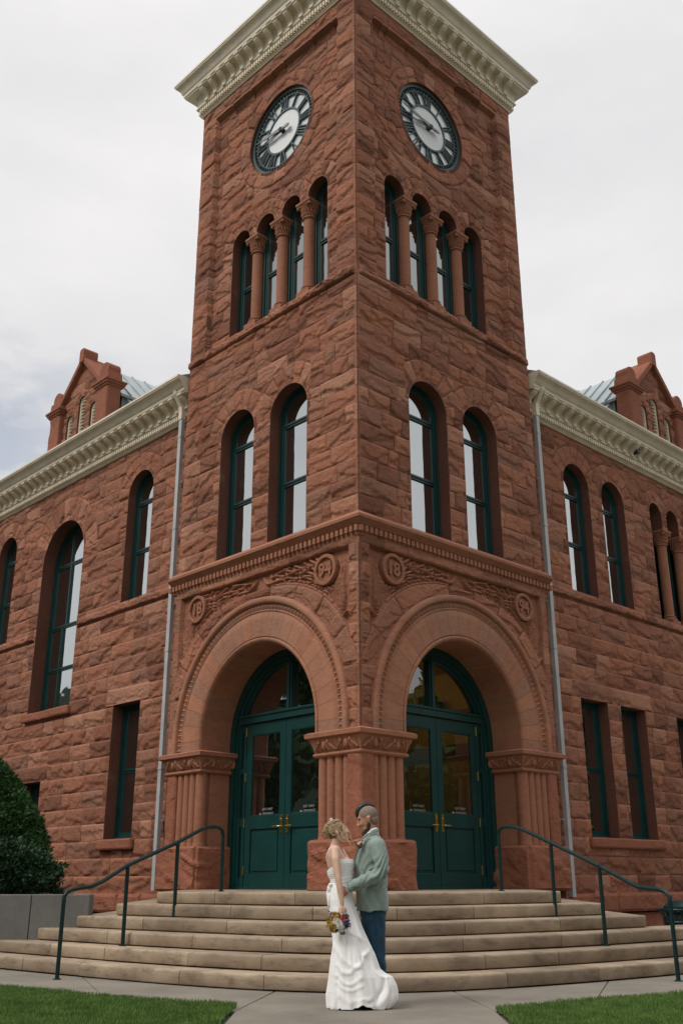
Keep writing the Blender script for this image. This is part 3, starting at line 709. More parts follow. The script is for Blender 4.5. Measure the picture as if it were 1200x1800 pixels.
def big_arch(side):
    """voussoir ring with roll, egg-and-dart and hood mould, as one carved sheet in (path, radius)"""
    rr = np.array([1.62, 1.625, 1.635, 1.655, 1.68, 1.70, 1.712, 1.715, 1.722, 1.728, 1.74, 1.9, 2.05, 2.185, 2.19, 2.20, 2.212, 2.222, 2.232, 2.236, 2.25, 2.265, 2.28, 2.295, 2.31, 2.325, 2.34, 2.345, 2.352, 2.36, 2.385, 2.41, 2.44, 2.46, 2.475, 2.48])
    oo = np.interp(rr, [1.62, 1.625, 1.635, 1.655, 1.68, 1.70, 1.712, 1.715, 1.722, 1.728, 2.185, 2.19, 2.20, 2.212, 2.222, 2.232, 2.236, 2.34, 2.345, 2.352, 2.36, 2.385, 2.41, 2.44, 2.46, 2.475, 2.48],
                   [-.02, .0, .02, .04, .05, .045, .03, .005, .005, .03, .03, .02, .035, .045, .04, .025, .0, .0, .05, .075, .09, .10, .105, .10, .09, .05, -.01])
    rad = 1.9; nth = 900; s = [(0, AZ-3.43-(AZ-3.43)*i/12) for i in range(12)]; path = []
    for i in range(13): path.append(('v0', (AZ-3.43)*(1-i/12)))
    V = []; D = []; bid = []; jd = []
    TH = np.concatenate([-(AZ-3.43)/2.3*np.linspace(1, 0, 20)[:-1], np.linspace(0, math.pi, nth), math.pi+(AZ-3.43)/2.3*np.linspace(0, 1, 20)[1:]])
    T, RR = np.meshgrid(TH, rr, indexing='ij'); OO = np.tile(oo, (len(TH), 1))
    egg = (RR > 2.234) & (RR < 2.342); ph = (T*2.29/.098) % 1.0
    x = (ph-.5)*.098; y = RR-2.288
    e = np.clip(1-(x/.033)**2-(y/.05)**2, 0, 1); ring = np.exp(-((np.sqrt((x/.042)**2+(y/.058)**2)-1)/.16)**2); dart = np.exp(-((abs(x)-.049)/.006)**2)
    OO = np.where(egg, .002+.055*np.sqrt(e)+.035*ring+.03*dart, OO)
    nv = 21; vs = (T*nv/math.pi); fr = vs-np.floor(vs); dj = np.minimum(fr, 1-fr)*math.pi/nv*RR
    fl = (RR > 1.73) & (RR < 2.18); J = np.where((RR > 1.6) & (RR < 2.1865), dj, .3)
    OO = OO+np.where(fl, .004*(fbm(T*9, RR*5, 3)-.5), 0)
    cu = np.clip(T, 0, math.pi); ext = T-cu
    U_ = CU+RR*np.cos(cu); Z_ = AZ+RR*np.sin(cu)-np.abs(ext)*2.3
    nu, nz = U_.shape; V = np.stack([U_, -OO, Z_], -1) if side == 'R' else np.stack([-OO, U_, Z_], -1)
    idx = np.arange(nu*nz).reshape(nu, nz); a, b, c, d = idx[:-1, :-1].ravel(), idx[1:, :-1].ravel(), idx[1:, 1:].ravel(), idx[:-1, 1:].ravel()
    F = np.stack([a, d, c, b], -1) if side == 'R' else np.stack([a, b, c, d], -1)
    ar = mk('arch', V.reshape(-1, 3), F, M['arch'], CH, smooth=True, attrs={'bid': (rnd(np.floor(vs).astype(int)+60, 5)*.5+.3).ravel(), 'jd': J.ravel()})
    # soffit / jamb lining, as blocks seen from below
    pts = [(CU+1.625, 3.40)]+arc(CU, AZ, 1.625, 0, math.pi, 60)+[(CU-1.625, 3.40)]
    os_ = np.array([-.0, -.01, -.2, -.205, -.45, -.455, -.80, -.9]); nn = len(pts); VV = []; 
    for u, z in pts:
        for o in os_: VV.append((u, -o, z) if side == 'R' else (-o, u, z))
    k = len(os_); idx = np.arange(nn*k).reshape(nn, k); a, b, c, d = idx[:-1, :-1].ravel(), idx[1:, :-1].ravel(), idx[1:, 1:].ravel(), idx[:-1, 1:].ravel()
    F = np.stack([a, b, c, d], -1) if side == 'L' else np.stack([a, d, c, b], -1)
    fr = np.array([[(i*21/60) for o in os_] for i in range(nn)]); f2 = fr-np.floor(fr+1e-6)
    jj = np.minimum(abs(f2), 1-f2)*.24; jo = np.minimum.reduce([abs(np.tile(os_, (nn, 1))-x) for x in (-.2, -.455)])
    mk('soffit', VV, F, M['arch'], ar, smooth=True, attrs={'bid': (rnd(np.floor(fr).astype(int)+10, 9)*.5+.2).ravel(), 'jd': jj.ravel()})
    return ar
M['arch'] = stone_mat('arch_sandstone', (.36, .17, .105), True, .12, .12, 1.5)
for sd_ in 'LR': big_arch(sd_)
# medallions with the date
FONT = bpy.data.curves.new('numeral_font', 'FONT')
def text_mesh(name, s, size, depth, mat, parent, M4, bold=0.0):
    c = bpy.data.curves.new(name, 'FONT'); c.body = s; c.size = size; c.extrude = depth; c.align_x = 'CENTER'; c.align_y = 'CENTER'; c.offset = bold; c.resolution_u = 3
    o = bpy.data.objects.new(name, c); sc.collection.objects.link(o)
    dg = bpy.context.evaluated_depsgraph_get(); me = bpy.data.meshes.new_from_object(o.evaluated_get(dg)); bpy.data.objects.remove(o)
    me.materials.clear(); me.materials.append(mat); q = bpy.data.objects.new(name, me); link(q, parent); q.matrix_local = M4; return q
def face_matrix(side, u, o, z):
    """text lying on a wall, reading left to right from the street"""
    if side == 'R': return Matrix(((1, 0, 0, u), (0, 0, -1, -o), (0, 1, 0, z), (0, 0, 0, 1)))
    return Matrix(((0, 0, -1, -o), (-1, 0, 0, u), (0, 1, 0, z), (0, 0, 0, 1)))
for sd_, tn, tf in (('L', '94', '18'), ('R', '18', '94')):
    for u, s in ((.82, tn), (4.62, tf)):
        m = MB(sd_); n = 48
        for r0, r1, oa, ob in ((.215, .285, -.05, .055), (0.0, .22, -.05, .004)):
            if r0: m.ringstrip(arc(u, 6.25, r0, 0, 2*math.pi, n), arc(u, 6.25, r1, 0, 2*math.pi, n), oa, ob)
            else: m.prism(arc(u, 6.25, r1, 0, 2*math.pi, n)[:-1], oa, ob)
        md = m.build('medallion', M['carvedrough'], CH, bevel=.014, smooth=True)
        text_mesh('numeral', s, .335, .022, M['carved'], md, face_matrix(sd_, u+(.0 if sd_ == 'R' else 0), .022, 6.25), .008)
FONT = None
# --- piers
def rockbox(name, x0, x1, y0, y1, z0, z1, amp, mat, parent, step=.04, seed=0, faces='xXyYZ', squash=1.0):
    bm = bmesh.new(); 
    nx, ny, nz = [max(2, int(round((b-a)/step))) for a, b in ((x0, x1), (y0, y1), (z0, z1))]
    vid = {}
    def vt(i, j, k):
        if (i, j, k) not in vid: vid[(i, j, k)] = bm.verts.new((x0+(x1-x0)*i/nx, y0+(y1-y0)*j/ny, z0+(z1-z0)*k/nz))
        return vid[(i, j, k)]
    for i in range(nx):
        for j in range(ny):
            bm.faces.new((vt(i, j, nz), vt(i+1, j, nz), vt(i+1, j+1, nz), vt(i, j+1, nz))); bm.faces.new((vt(i, j+1, 0), vt(i+1, j+1, 0), vt(i+1, j, 0), vt(i, j, 0)))
    for i in range(nx):
        for k in range(nz):
            bm.faces.new((vt(i, 0, k), vt(i+1, 0, k), vt(i+1, 0, k+1), vt(i, 0, k+1))); bm.faces.new((vt(i+1, ny, k), vt(i, ny, k), vt(i, ny, k+1), vt(i+1, ny, k+1)))
    for j in range(ny):
        for k in range(nz):
            bm.faces.new((vt(0, j+1, k), vt(0, j, k), vt(0, j, k+1), vt(0, j+1, k+1))); bm.faces.new((vt(nx, j, k), vt(nx, j+1, k), vt(nx, j+1, k+1), vt(nx, j, k+1)))
    vs = list(bm.verts); P = np.array([v.co[:] for v in vs]); c = np.array([(x0+x1)/2, (y0+y1)/2, (z0+z1)/2]); hs = np.array([(x1-x0)/2, (y1-y0)/2, (z1-z0)/2])
    q = (P-c)/hs
    a = P[:, 0]+P[:, 1]*.83+seed*3.1; b = P[:, 2]+P[:, 0]*.31-P[:, 1]*.27+seed*1.7
    n1 = fbm(a*2.0, b*2.4, seed, 4); n2 = fbm(a*7, b*8, seed+3, 3); t = fbm(a*1.3+b*.8, b*2.2-a*.6, seed+9, 3)*3; tf = t-np.floor(t); ter = np.floor(t)+sst(0, .18, tf)
    F = .45*n1+.2*n2+.17*ter
    nrm = np.where(abs(q) > .999, np.sign(q), 0); ln = np.linalg.norm(nrm, axis=1, keepdims=True); nrm = nrm/np.maximum(ln, 1)
    nrm[:, 2] *= .25
    edge = np.prod(1-np.clip((abs(q)-(.9)), 0, .1)*0, axis=1)
    P2 = P+nrm*((F-.45)*amp*2)[:, None]
    # knock the arrises back
    k_ = (abs(q) > .999).sum(1); P2 = P2-nrm*(k_ >= 2)[:, None]*amp*.55
    for v, p in zip(vs, P2): v.co = p
    me = bpy.data.meshes.new(name); bm.to_mesh(me); bm.free(); me.materials.append(mat); o = bpy.data.objects.new(name, me); return link(o, parent)
def pier(x0, x1, y0, y1, shafts, strips, flats, seed, front):
    """front: which sides carry shafts. shafts: list of (x,y,r)"""
    m = MB(); m.box(x0+.07, x1-.07, y0+.07, y1-.07, .9, 3.1)
    for f in flats: m.box(*f, 1.68, 3.08)
    for (x, y, r) in shafts:
        m.lathe(x, y, [(r*.99, 1.76), (r*.985, 3.05)], 24); m.lathe(x, y, [(r*1.06, 1.70), (r*1.1, 1.735), (r*1.02, 1.765)], 24)
    p = m.build('pier', M['carved'], CH, smooth=True)
    for f in strips: rockbox('rough_stone', *f, 1.70, 3.06, .035, M['rough'], p, .03, seed+2)
    return p
RS = .094
cs = [(0.955, .095), (.76, .09), (.565, .09), (.375, .085)]
pc = pier(0, 1.05, 0, 1.05, [(u, .095, r) for u, r in cs]+[(.095, u, r) for u, r in cs if u < .99], [(-.005, .30, -.005, .30)], [(.09, 1.045, .1, 1.045)], 3, None)
rockbox('pedestal', -.10, 1.13, -.10, 1.13, .93, 1.71, .11, M['rough'], pc, .035, 4)
osh = [(4.40, .115), (4.60, .085), (4.79, .085), (4.98, .085)]
def outer_pier(side, seed):
    xy = (lambda u, o: (u, -o)) if side == 'R' else (lambda u, o: (-o, u))
    sh = [(*xy(u, -r), r) for u, r in osh]
    def bx(u0, u1, d0, d1): return (u0, u1, d0, d1) if side == 'R' else (d0, d1, u0, u1)
    x0, x1, y0, y1 = bx(4.28, 5.36, 0, 1.0)
    p = pier(x0, x1, y0, y1, sh, [bx(5.09, 5.38, .0, .3)], [bx(4.31, 5.3, .24, .98)], seed, None)
    a = bx(4.24, 5.46, -.07, .95)
    rockbox('pedestal', *a, .93, 1.70, .095, M['rough'], p, .035, seed+1)
    return p, bx
capprof = [(-.06, 3.02), (.01, 3.02), (.035, 3.035), (.045, 3.055), (.035, 3.08), (.012, 3.095), (.02, 3.11), (.035, 3.17), (.06, 3.24), (.085, 3.29), (.09, 3.315), (.115, 3.32), (.145, 3.335), (.15, 3.40), (.11, 3.425), (-.06, 3.43)]
def capital(x0, x1, y0, y1, parent, seed):
    m = MB(); sweep_loop(m, capprof, x0, x1, y0, y1)
    # carved band: paired scrolls with volutes, eggs between, leaf ribs behind
    def deco(side_fn, L):
        n = max(1, int(round(L/.52))); st = L/n
        for k in range(n+1):
            uc = k*st
            if 0 < k < n or True:
                for s in (-1, 1):
                    pts = [];
                    for t in np.linspace(0, 1, 10):
                        u = uc+s*(.015+.15*t); z = 3.125+.15*t**1.4+(.012*math.sin(t*6)); pts.append(side_fn(u, .035+.05*t+.012, z))
                    for a in np.linspace(0, 4.4, 9): pts.append(side_fn(uc+s*(.165-.026*math.sin(a)*(1-a/7)), .10, 3.273-.026*(1-math.cos(a))*(1-a/9)))
                    if all(-.06 <= (uc+s*q) <= L+.06 for q in (.1,)): m.tube(pts, .0175, 6)
        for k in range(n):
            uc = (k+.5)*st; c = side_fn(uc, .055, 3.205); e = side_fn(uc, .056, 3.205)
            d = side_fn(uc+.05, .055, 3.205); r = (abs(d[0]-c[0]) or .055, abs(d[1]-c[1]) or .055, .085); m.ball(c, r, 12, 8)
        j = 0; u = .02
        while u < L-.01:
            kk = (u/st) % 1
            if .36 < kk < .64 and abs(kk-.5) < .12: u += .03; continue
            sgn = 1 if kk < .5 else -1
            m.tube([side_fn(u, .035, 3.115), side_fn(u+sgn*.02, .062, 3.18), side_fn(u+sgn*.05, .095, 3.27)], [.008, .015, .006], 5); u += .032
    deco(lambda u, o, z: (x0+u, y0-o, z), x1-x0); deco(lambda u, o, z: (x0-o, y0+u, z), y1-y0)
    deco(lambda u, o, z: (x1+o, y0+u, z), y1-y0); deco(lambda u, o, z: (x0+u, y1+o, z), x1-x0)
    return m.build('capital', M['carved'], parent, smooth=True)
capital(0.0, 1.05, 0.0, 1.05, pc, 1)
for sd_, se in (('L', 31), ('R', 37)):
    p, bx = outer_pier(sd_, se); a = bx(4.28, 5.38, 0.0, .95); capital(*a, p, 2)
# ------------------------------------------------------------------ doors
def doors(side):
    OD = -.80
    U0, U1 = CU-1.625, CU+1.625
    f = MB(side)
    f.ringstrip(archline(CU, 1.50, .96, AZ, 44), archline(CU, 1.63, .96, AZ, 44), OD-.14, OD+.10)
    f.ringstrip(archline(CU, 1.43, .96, AZ, 44), archline(CU, 1.51, .96, AZ, 44), OD-.14, OD+.05)
    f.ringstrip(archline(CU, 1.38, 4.08, AZ, 44) if False else archline(CU, 1.385, .96, AZ, 44), archline(CU, 1.44, .96, AZ, 44), OD-.14, OD+.0)
    f.box(CU-1.42, CU+1.42, OD-.12, OD+.06, 3.955, 4.075); f.box(CU-1.42, CU+1.42, OD-.12, OD+.085, 4.075, 4.12)
    f.box(CU-1.45, CU+1.45, OD-.12, OD+.03, .955, .985)
    for s in (-1, 1):                         # side light frames
        a, b = sorted((CU+.06+s*1.16-.0, CU+.06+s*1.40)) if s > 0 else sorted((CU+.06-1.16, CU+.06-1.42))
        a, b = (3.93, 4.10) if s > 0 else (CU-1.38, 1.60)
        f.box(a-.02, a+.05, OD-.1, OD+.02, .97, 3.96); f.box(b-.03, b+.04, OD-.1, OD+.02, .97, 3.96)
        for z0, z1 in ((.97, 1.15), (2.05, 2.22), (3.03, 3.12), (3.78, 3.96)): f.box(a, b+.02, OD-.1, OD+.0, z0, z1)
        f.box(a, b, OD-.09, OD-.03, 1.15, 2.05)
    fr = f.build('door_frame', M['green'], CH, bevel=.006)
    m = MB(side)
    m.box(CU-.11, CU+.03, OD-.10, OD+.04, 4.10, AZ+1.58); m.box(CU-.075, CU-.005, OD-.10, OD+.07, 4.10, AZ+1.55)
    m.build('mullion', M['green'], fr, bevel=.004)
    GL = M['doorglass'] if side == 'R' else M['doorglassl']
    g = MB(side); g.prism([(CU+1.40, 4.1)]+[p for p in arc(CU, AZ, 1.42, 0, math.pi, 40) if p[1] > 4.1]+[(CU-1.40, 4.1)], OD-.06, OD-.05); g.build('transom_pane', GL, fr)
    for a, b in ((3.95, 4.09), (CU-1.36, 1.60)):
        for z0, z1 in ((2.20, 3.05), (3.10, 3.80)):
            g = MB(side); g.box(a, b, OD-.06, OD-.05, z0, z1); g.build('sidelight_pane', GL, fr)
    for (u0, u1, hinge_u, mid) in ((CU+.06+.005, 3.90, 3.905, CU+.06), (1.62, CU+.06-.005, 1.615, CU+.06)):
        d = MB(side); st = .155
        gz0, gz1, pz0, pz1 = 2.235, 3.725, 1.22, 2.0
        o0, o1 = OD-.045, OD+.01
        d.box(u0, u0+st, o0, o1, .985, 3.945); d.box(u1-st, u1, o0, o1, .985, 3.945)
        d.box(u0+st, u1-st, o0, o1, gz1, 3.945); d.box(u0+st, u1-st, o0, o1, pz1, gz0); d.box(u0+st, u1-st, o0, o1, .985, pz0)
        d.box(u0+st, u1-st, o0, o1-.03, pz0, pz1); 
        d.box(u0+st+.05, u1-st-.05, o0, o1-.012, pz0+.05, pz1-.05)
        for (a, b, c, e) in ((u0+st, u1-st, gz0, gz1),):      # glazing bead
            for q in (0, 1):
                t = .018; d.box(a, b, o0, o1-.012+.002*q, (c if q == 0 else e-t), (c+t if q == 0 else e))
        dr = d.build('door', M['green'], CH, bevel=.005)
        g = MB(side); g.box(u0+st, u1-st, OD-.025, OD-.018, gz0, gz1); g.build('pane', GL, dr)
        s = 1 if u0 >= mid else -1
        h = MB(side); hu = mid+s*.085
        h.box(hu-.033, hu+.033, o1, o1+.014, 1.915, 2.225)
        h.tube([(hu, o1+.01, 2.03), (hu, o1+.06, 2.03), (hu+s*.02, o1+.068, 2.03), (hu+s*.17, o1+.066, 2.028)], .0135, 8)
        h.ball((hu, o1+.016, 2.15), (.016, .012, .016), 8, 6)
        h.build('handle', M['brass'], dr, bevel=.003)
        for z in (3.80, 2.96, 2.12, 1.28):
            hb = MB(side); 
            for k in range(5): hb.cyl(hinge_u, o1+.012, .013, z-.08+k*.033, z-.08+k*.033+.030, 8)
            hb.build('hinge', M['brass'], dr)
        uc = (u0+u1)/2-(.06 if side == 'L' else -.06)
        fm = face_matrix(side, uc, OD-.012, 2.345)
        text_mesh('sign_lettering', 'EXIT ONLY', .060, .0015, M['decal'], dr, fm, .0)
        fm = face_matrix(side, uc+(-.02 if side == 'L' else .02), OD-.012, 2.268)
        text_mesh('sign_lettering', 'ENTRANCE', .060, .0015, M['decal'], dr, fm, .0)
        ar = MB(side); sg = 1 if side == 'L' else -1; ax = uc+sg*.21; z = 2.268
        k = 1
        ar.prism([(ax+sg*.03, z), (ax, z+.022), (ax, z+.010), (ax-sg*.035, z+.010), (ax-sg*.035, z-.010), (ax, z-.010), (ax, z-.022)], OD-.0135, OD-.0105)
        ar.build('sign_arrow', M['decal'], dr)
for sd_ in 'LR': doors(sd_)
# lobby inside: wall behind the left door coloured dark so its glass stays dark, lit ochre wall behind the right door
m = MB(); m.add([(.86, 5.0, .9), (5.2, 5.0, .9), (5.2, 5.0, 6.1), (.86, 5.0, 6.1)], [(0, 1, 2, 3)]); m.build('lobby_wall', M['lobbydark'] if 'lobbydark' in M else simple('dark_lobby_wall', (.045, .03, .022), .7), CH)
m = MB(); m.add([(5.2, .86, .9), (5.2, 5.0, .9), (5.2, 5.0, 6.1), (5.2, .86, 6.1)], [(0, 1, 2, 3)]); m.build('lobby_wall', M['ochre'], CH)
m = MB(); m.box(.86, 5.2, .86, 5.0, 5.35, 5.4); m.build('lobby_ceiling', M['ochre'], CH)
m = MB(); m.box(.80, 5.2, .80, 5.0, .90, .958); m.build('lobby_floor', M['dark'], CH)
m = MB(); m.box(5.05, 5.2, 1.0, 5.0, 4.42, 4.50); m.box(5.10, 5.2, 1.0, 5.0, 3.55, 3.80); m.box(5.10, 5.2, 2.75, 2.95, .95, 3.6); m.build('lobby_trim', simple('brown_trim', (.10, .05, .03), .6), CH)
m = MB(); m.box(4.6, 4.9, 2.55, 2.85, 4.62, 4.82); m.cyl(4.55, 2.45, .05, 4.66, 4.78, 12); m.box(4.9, 5.2, 2.68, 2.72, 4.7, 4.74); m.build('wall_fixture', M['dark'], CH, bevel=.01)
ld = bpy.data.lights.new('lobby_lamp', 'AREA'); ld.energy = 18; ld.color = (1, .66, .28); ld.size = 1.2
lo = bpy.data.objects.new('lobby_lamp', ld); link(lo, CH); lo.location = (3.3, 2.6, 5.2); lo.rotation_euler = (0, R(-48), 0)
# ------------------------------------------------------------------ wings
WO = -.35
def sill(side, u0, u1, z0, z1, o, seed):
    a = (u0, u1, -o, -(WO-.05)) if side == 'R' else (-o, -(WO-.05), u0, u1)
    return rockbox('sill', *a, z0, z1, .03, M['rough'], CH, .03, seed)
def wing(side, seed, UE, arched, flats, col, gaps):
    """arched / flats: opening shapes; col: (u of first opening) of a colonnade or None"""
    shapes = list(arched)+list(flats); rings = []
    for s in arched: rings.append((s[1], s[4], s[2], .44 if s[2] < .9 else .62, 9 if s[2] < .9 else 15, False, s[1]-s[2]-.46*(1 if s[2] < .9 else 1.35), s[1]+s[2]+.46*(1 if s[2] < .9 else 1.35)))
    ccs = []
    if col:
        for i in range(4):
            uc = col+.30+.855*i; ccs.append(('arch', uc, .30, 9.62, 9.98)); rings.append((uc, 9.98, .30, .34, 7, False, uc-.4275, uc+.4275))
        shapes += ccs+[('rect', col+.0025, col+.0025+.595+.855*3, 7.15, 9.62)]
    keys = []
    for s in shapes: keys += [s[1]-s[2], s[1]+s[2]] if s[0] == 'arch' else [s[1], s[2]]
    ul = lines(TW-.02, UE, .032, keys)
    zk = [6.93, 6.94, 7.09, 7.11, 7.15]+[x for s in shapes for x in ((s[3], s[4]) if s[0] != 'circ' else ())]
    zl = zcourse(.84, 11.02, .8475, zk, (0, .035, .09, .17, .26, .35, .44, .53, .62, .71, .8, .88, .95))
    def hf(U, Z, h, jd, bid, sd):
        g = np.ones(U.shape)
        for a, b in gaps: g = g*(1-((U > a) & (U < b)))
        band = g*sst(6.93, 6.955, Z)*(1-sst(7.07, 7.115, Z))*(U > 5.5)
        h = h*(1-band)+band*(.04+.10*fbm(U*3.5, Z*6, seed+5)+.05*(fbm(U*14, Z*20, seed+6, 3)-.5)); h = h*(1-.9*g*sst(6.90, 6.93, Z)*(1-sst(6.93, 6.942, Z)))
        # long lintels over the flat windows
        for s in flats:
            if s[0] != 'rect' or s[4] < 3: continue
            m = (Z > s[4]+.0) & (Z < s[4]+.36) & (U > s[1]-.3) & (U < s[2]+.3); e = np.minimum.reduce([abs(Z-s[4]-.36)+0*U, abs(U-s[1]+.3), abs(U-s[2]-.3)])
            id_ = np.full(U.shape, int(s[1]*100)+7); a = (U-(s[1]+s[2])/2)/.8; b = (Z-s[4]-.18)/.18
            hh = rockh(U, Z, id_, np.minimum(e, .2), a, b, np.ones(U.shape)*.3, .06, seed); hh = .03+(hh-.03)*sst(0, .05, sd)
            h = np.where(m, hh, h); jd = np.where(m, e, jd); bid = np.where(m, id_, bid)
        h = np.where(Z > 10.93, .015, h)
        return h, jd, bid
    base = lambda U, Z: np.full(U.shape, WO)
    wall('wing_wall', side, ul, zl, shapes, .8475, seed, rings, .058, base, hf)
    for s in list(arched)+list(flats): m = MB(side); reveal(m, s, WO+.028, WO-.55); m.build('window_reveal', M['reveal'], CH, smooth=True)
    m = MB(side)
    for s in ccs: reveal(m, (s[0], s[1], s[2], 9.64, s[4]), WO+.028, WO-.55, floor=False)
    if col:
        for s in ccs[:3]: m.box(s[1]+.30, s[1]+.555, WO-.5, WO+.02, 9.622, 9.70)
        e = col+.6+.855*3; m.box(col-.07, col, WO-.5, WO+.02, 7.1, 9.98); m.box(e, e+.07, WO-.5, WO+.02, 7.1, 9.98); m.box(col, e, WO-.5, WO+.02, 7.05, 7.16)
    if col: m.build('window_reveal', M['reveal'], CH, smooth=True)
    return ccs
LA = [('arch', 7.63, .53, 7.15, 9.78), ('arch', 11.16, 1.04, 5.02, 8.90), ('arch', 14.41, .54, 7.15, 9.74)]
LF = [('rect', 7.04, 8.13, 1.93, 4.78), ('rect', 11.16, 12.2, 1.93, 3.34), ('rect', 14.0, 15.05, 1.93, 4.78)]
wing('L', 41, 18.0, LA, LF, None, [(10.0, 12.32)])
RA = [('arch', 7.505, .52, 7.15, 9.79), ('arch', 9.07, .50, 7.15, 9.79)]
RF = [('rect', 6.93, 7.97, 1.92, 4.76), ('rect', 8.50, 9.55, 1.92, 4.76), ('rect', 10.97, 12.0, 1.92, 4.76), ('rect', 12.6, 13.6, 1.92, 4.76)]
cc = wing('R', 43, 16.0, RA, RF, 10.83, [])
for s in (LA[0], LA[2]): window('L', s, WO-.19, (9.60, 8.38))
for s in RA: window('R', s, WO-.19, (9.58, 8.38))
window('L', LA[1], WO-.33, (8.90, 7.24, 6.13), mull=((11.40, 8.9, 9.75, .10), (11.38, 7.24, 8.9, .13), (11.55, 5.1, 7.24, .12)), fw=.1)
window('L', LF[0], WO-.25, (3.36,)); window('L', LF[1], WO-.30, ()); window('L', LF[2], WO-.25, (3.36,))
for s in RF: window('R', s, WO-.22, (3.33,))
for s in cc: window('R', ('arch', s[1], .29, 7.16, 9.98), WO-.32, (8.4,))
for i in range(3): upper_column('R', 10.83+.30+.4275+.855*i, WO-.14, 7.16, 9.63)
sill('L', 6.92, 8.25, 1.72, 1.925, WO+.12, 3); sill('R', 6.8, 9.7, 1.72, 1.915, WO+.12, 5); sill('R', 10.85, 13.7, 1.72, 1.915, WO+.12, 6); sill('L', 10.02, 12.33, 4.82, 5.015, WO+.13, 7); sill('L', 11.0, 12.35, 1.74, 1.925, WO+.12, 8)
# plinth: projecting rough courses
def plinth(side, u0, u1, seed):
    u = u0; k = 0; rg = random.Random(seed)
    while u < u1-.05:
        w_ = min(rg.uniform(.7, 1.3), u1-u)
        if u1-u-w_ < .35: w_ = u1-u
        for z0, z1, o in ((.50, .855, WO+.13), (.02, .475, WO+.03)):
            a = (u+.004, u+w_-.004, -o, -(WO-.1)) if side == 'R' else (-o, -(WO-.1), u+.004, u+w_-.004)
            q = rockbox('plinth_stone', *a, z0, z1-.006, .05, M['rough'], CH, .05, seed+k); k += 1
        u += w_
plinth('L', 5.42, 14.5, 50); plinth('R', 5.42, 13.4, 70)
# body of the wings, roofs
WB_ = WO-.6
m = MB()
for a in ((-WB_+.02, 9, 5.5, 18.0), (5.5, 16.0, -WB_+.02, 9)):
    m.box(a[0], a[1], a[2], a[3], 0, 11.0)
m.build('back_wall', M['dark'], CH)
def wing_cornice(side, u0, u1, bsp, b0):
    o0 = WO+.055
    def path(mb, pr):
        n = len(pr); V = []
        for j, u in enumerate((u0, u1)):
            for o, z in pr: V.append((u, -o, z) if side == 'R' else (-o, u, z))
        mb.add(V, [(i, (i+1) % n, (i+1) % n+n, i+n) for i in range(n)]+[tuple(range(n)), tuple(range(2*n-1, n-1, -1))])
    return cornice('wing_cornice', path, 10.97, o0, .58, M['cream'], None, (bsp, b0), {side: (u0+.02, u1-.02)}, zs=.83)
wing_cornice('L', 5.46, 18.0, .3555, 5.68); wing_cornice('R', 5.46, 16.0, .3625, 5.60)
m = MB('L'); m.prism([(5.46, 0), (5.46, 0)], 0, 0) if False else None
for side, ue in (('L', 18.0), ('R', 16.0)):
    m = MB(side); m.extr([(WO+.54, 11.852), (WO+.50, 11.875), (-4.6, 14.3), (-9, 14.3), (-9, 11.85)], 5.47, ue)
    k = 5.9
    while k < ue: m.extr([(WO+.48, 11.87), (WO+.48, 11.90), (-4.6, 14.33), (-4.6, 14.28)], k-.012, k+.012); k += .42
    m.build('roof', M['roofmetal'], CH)
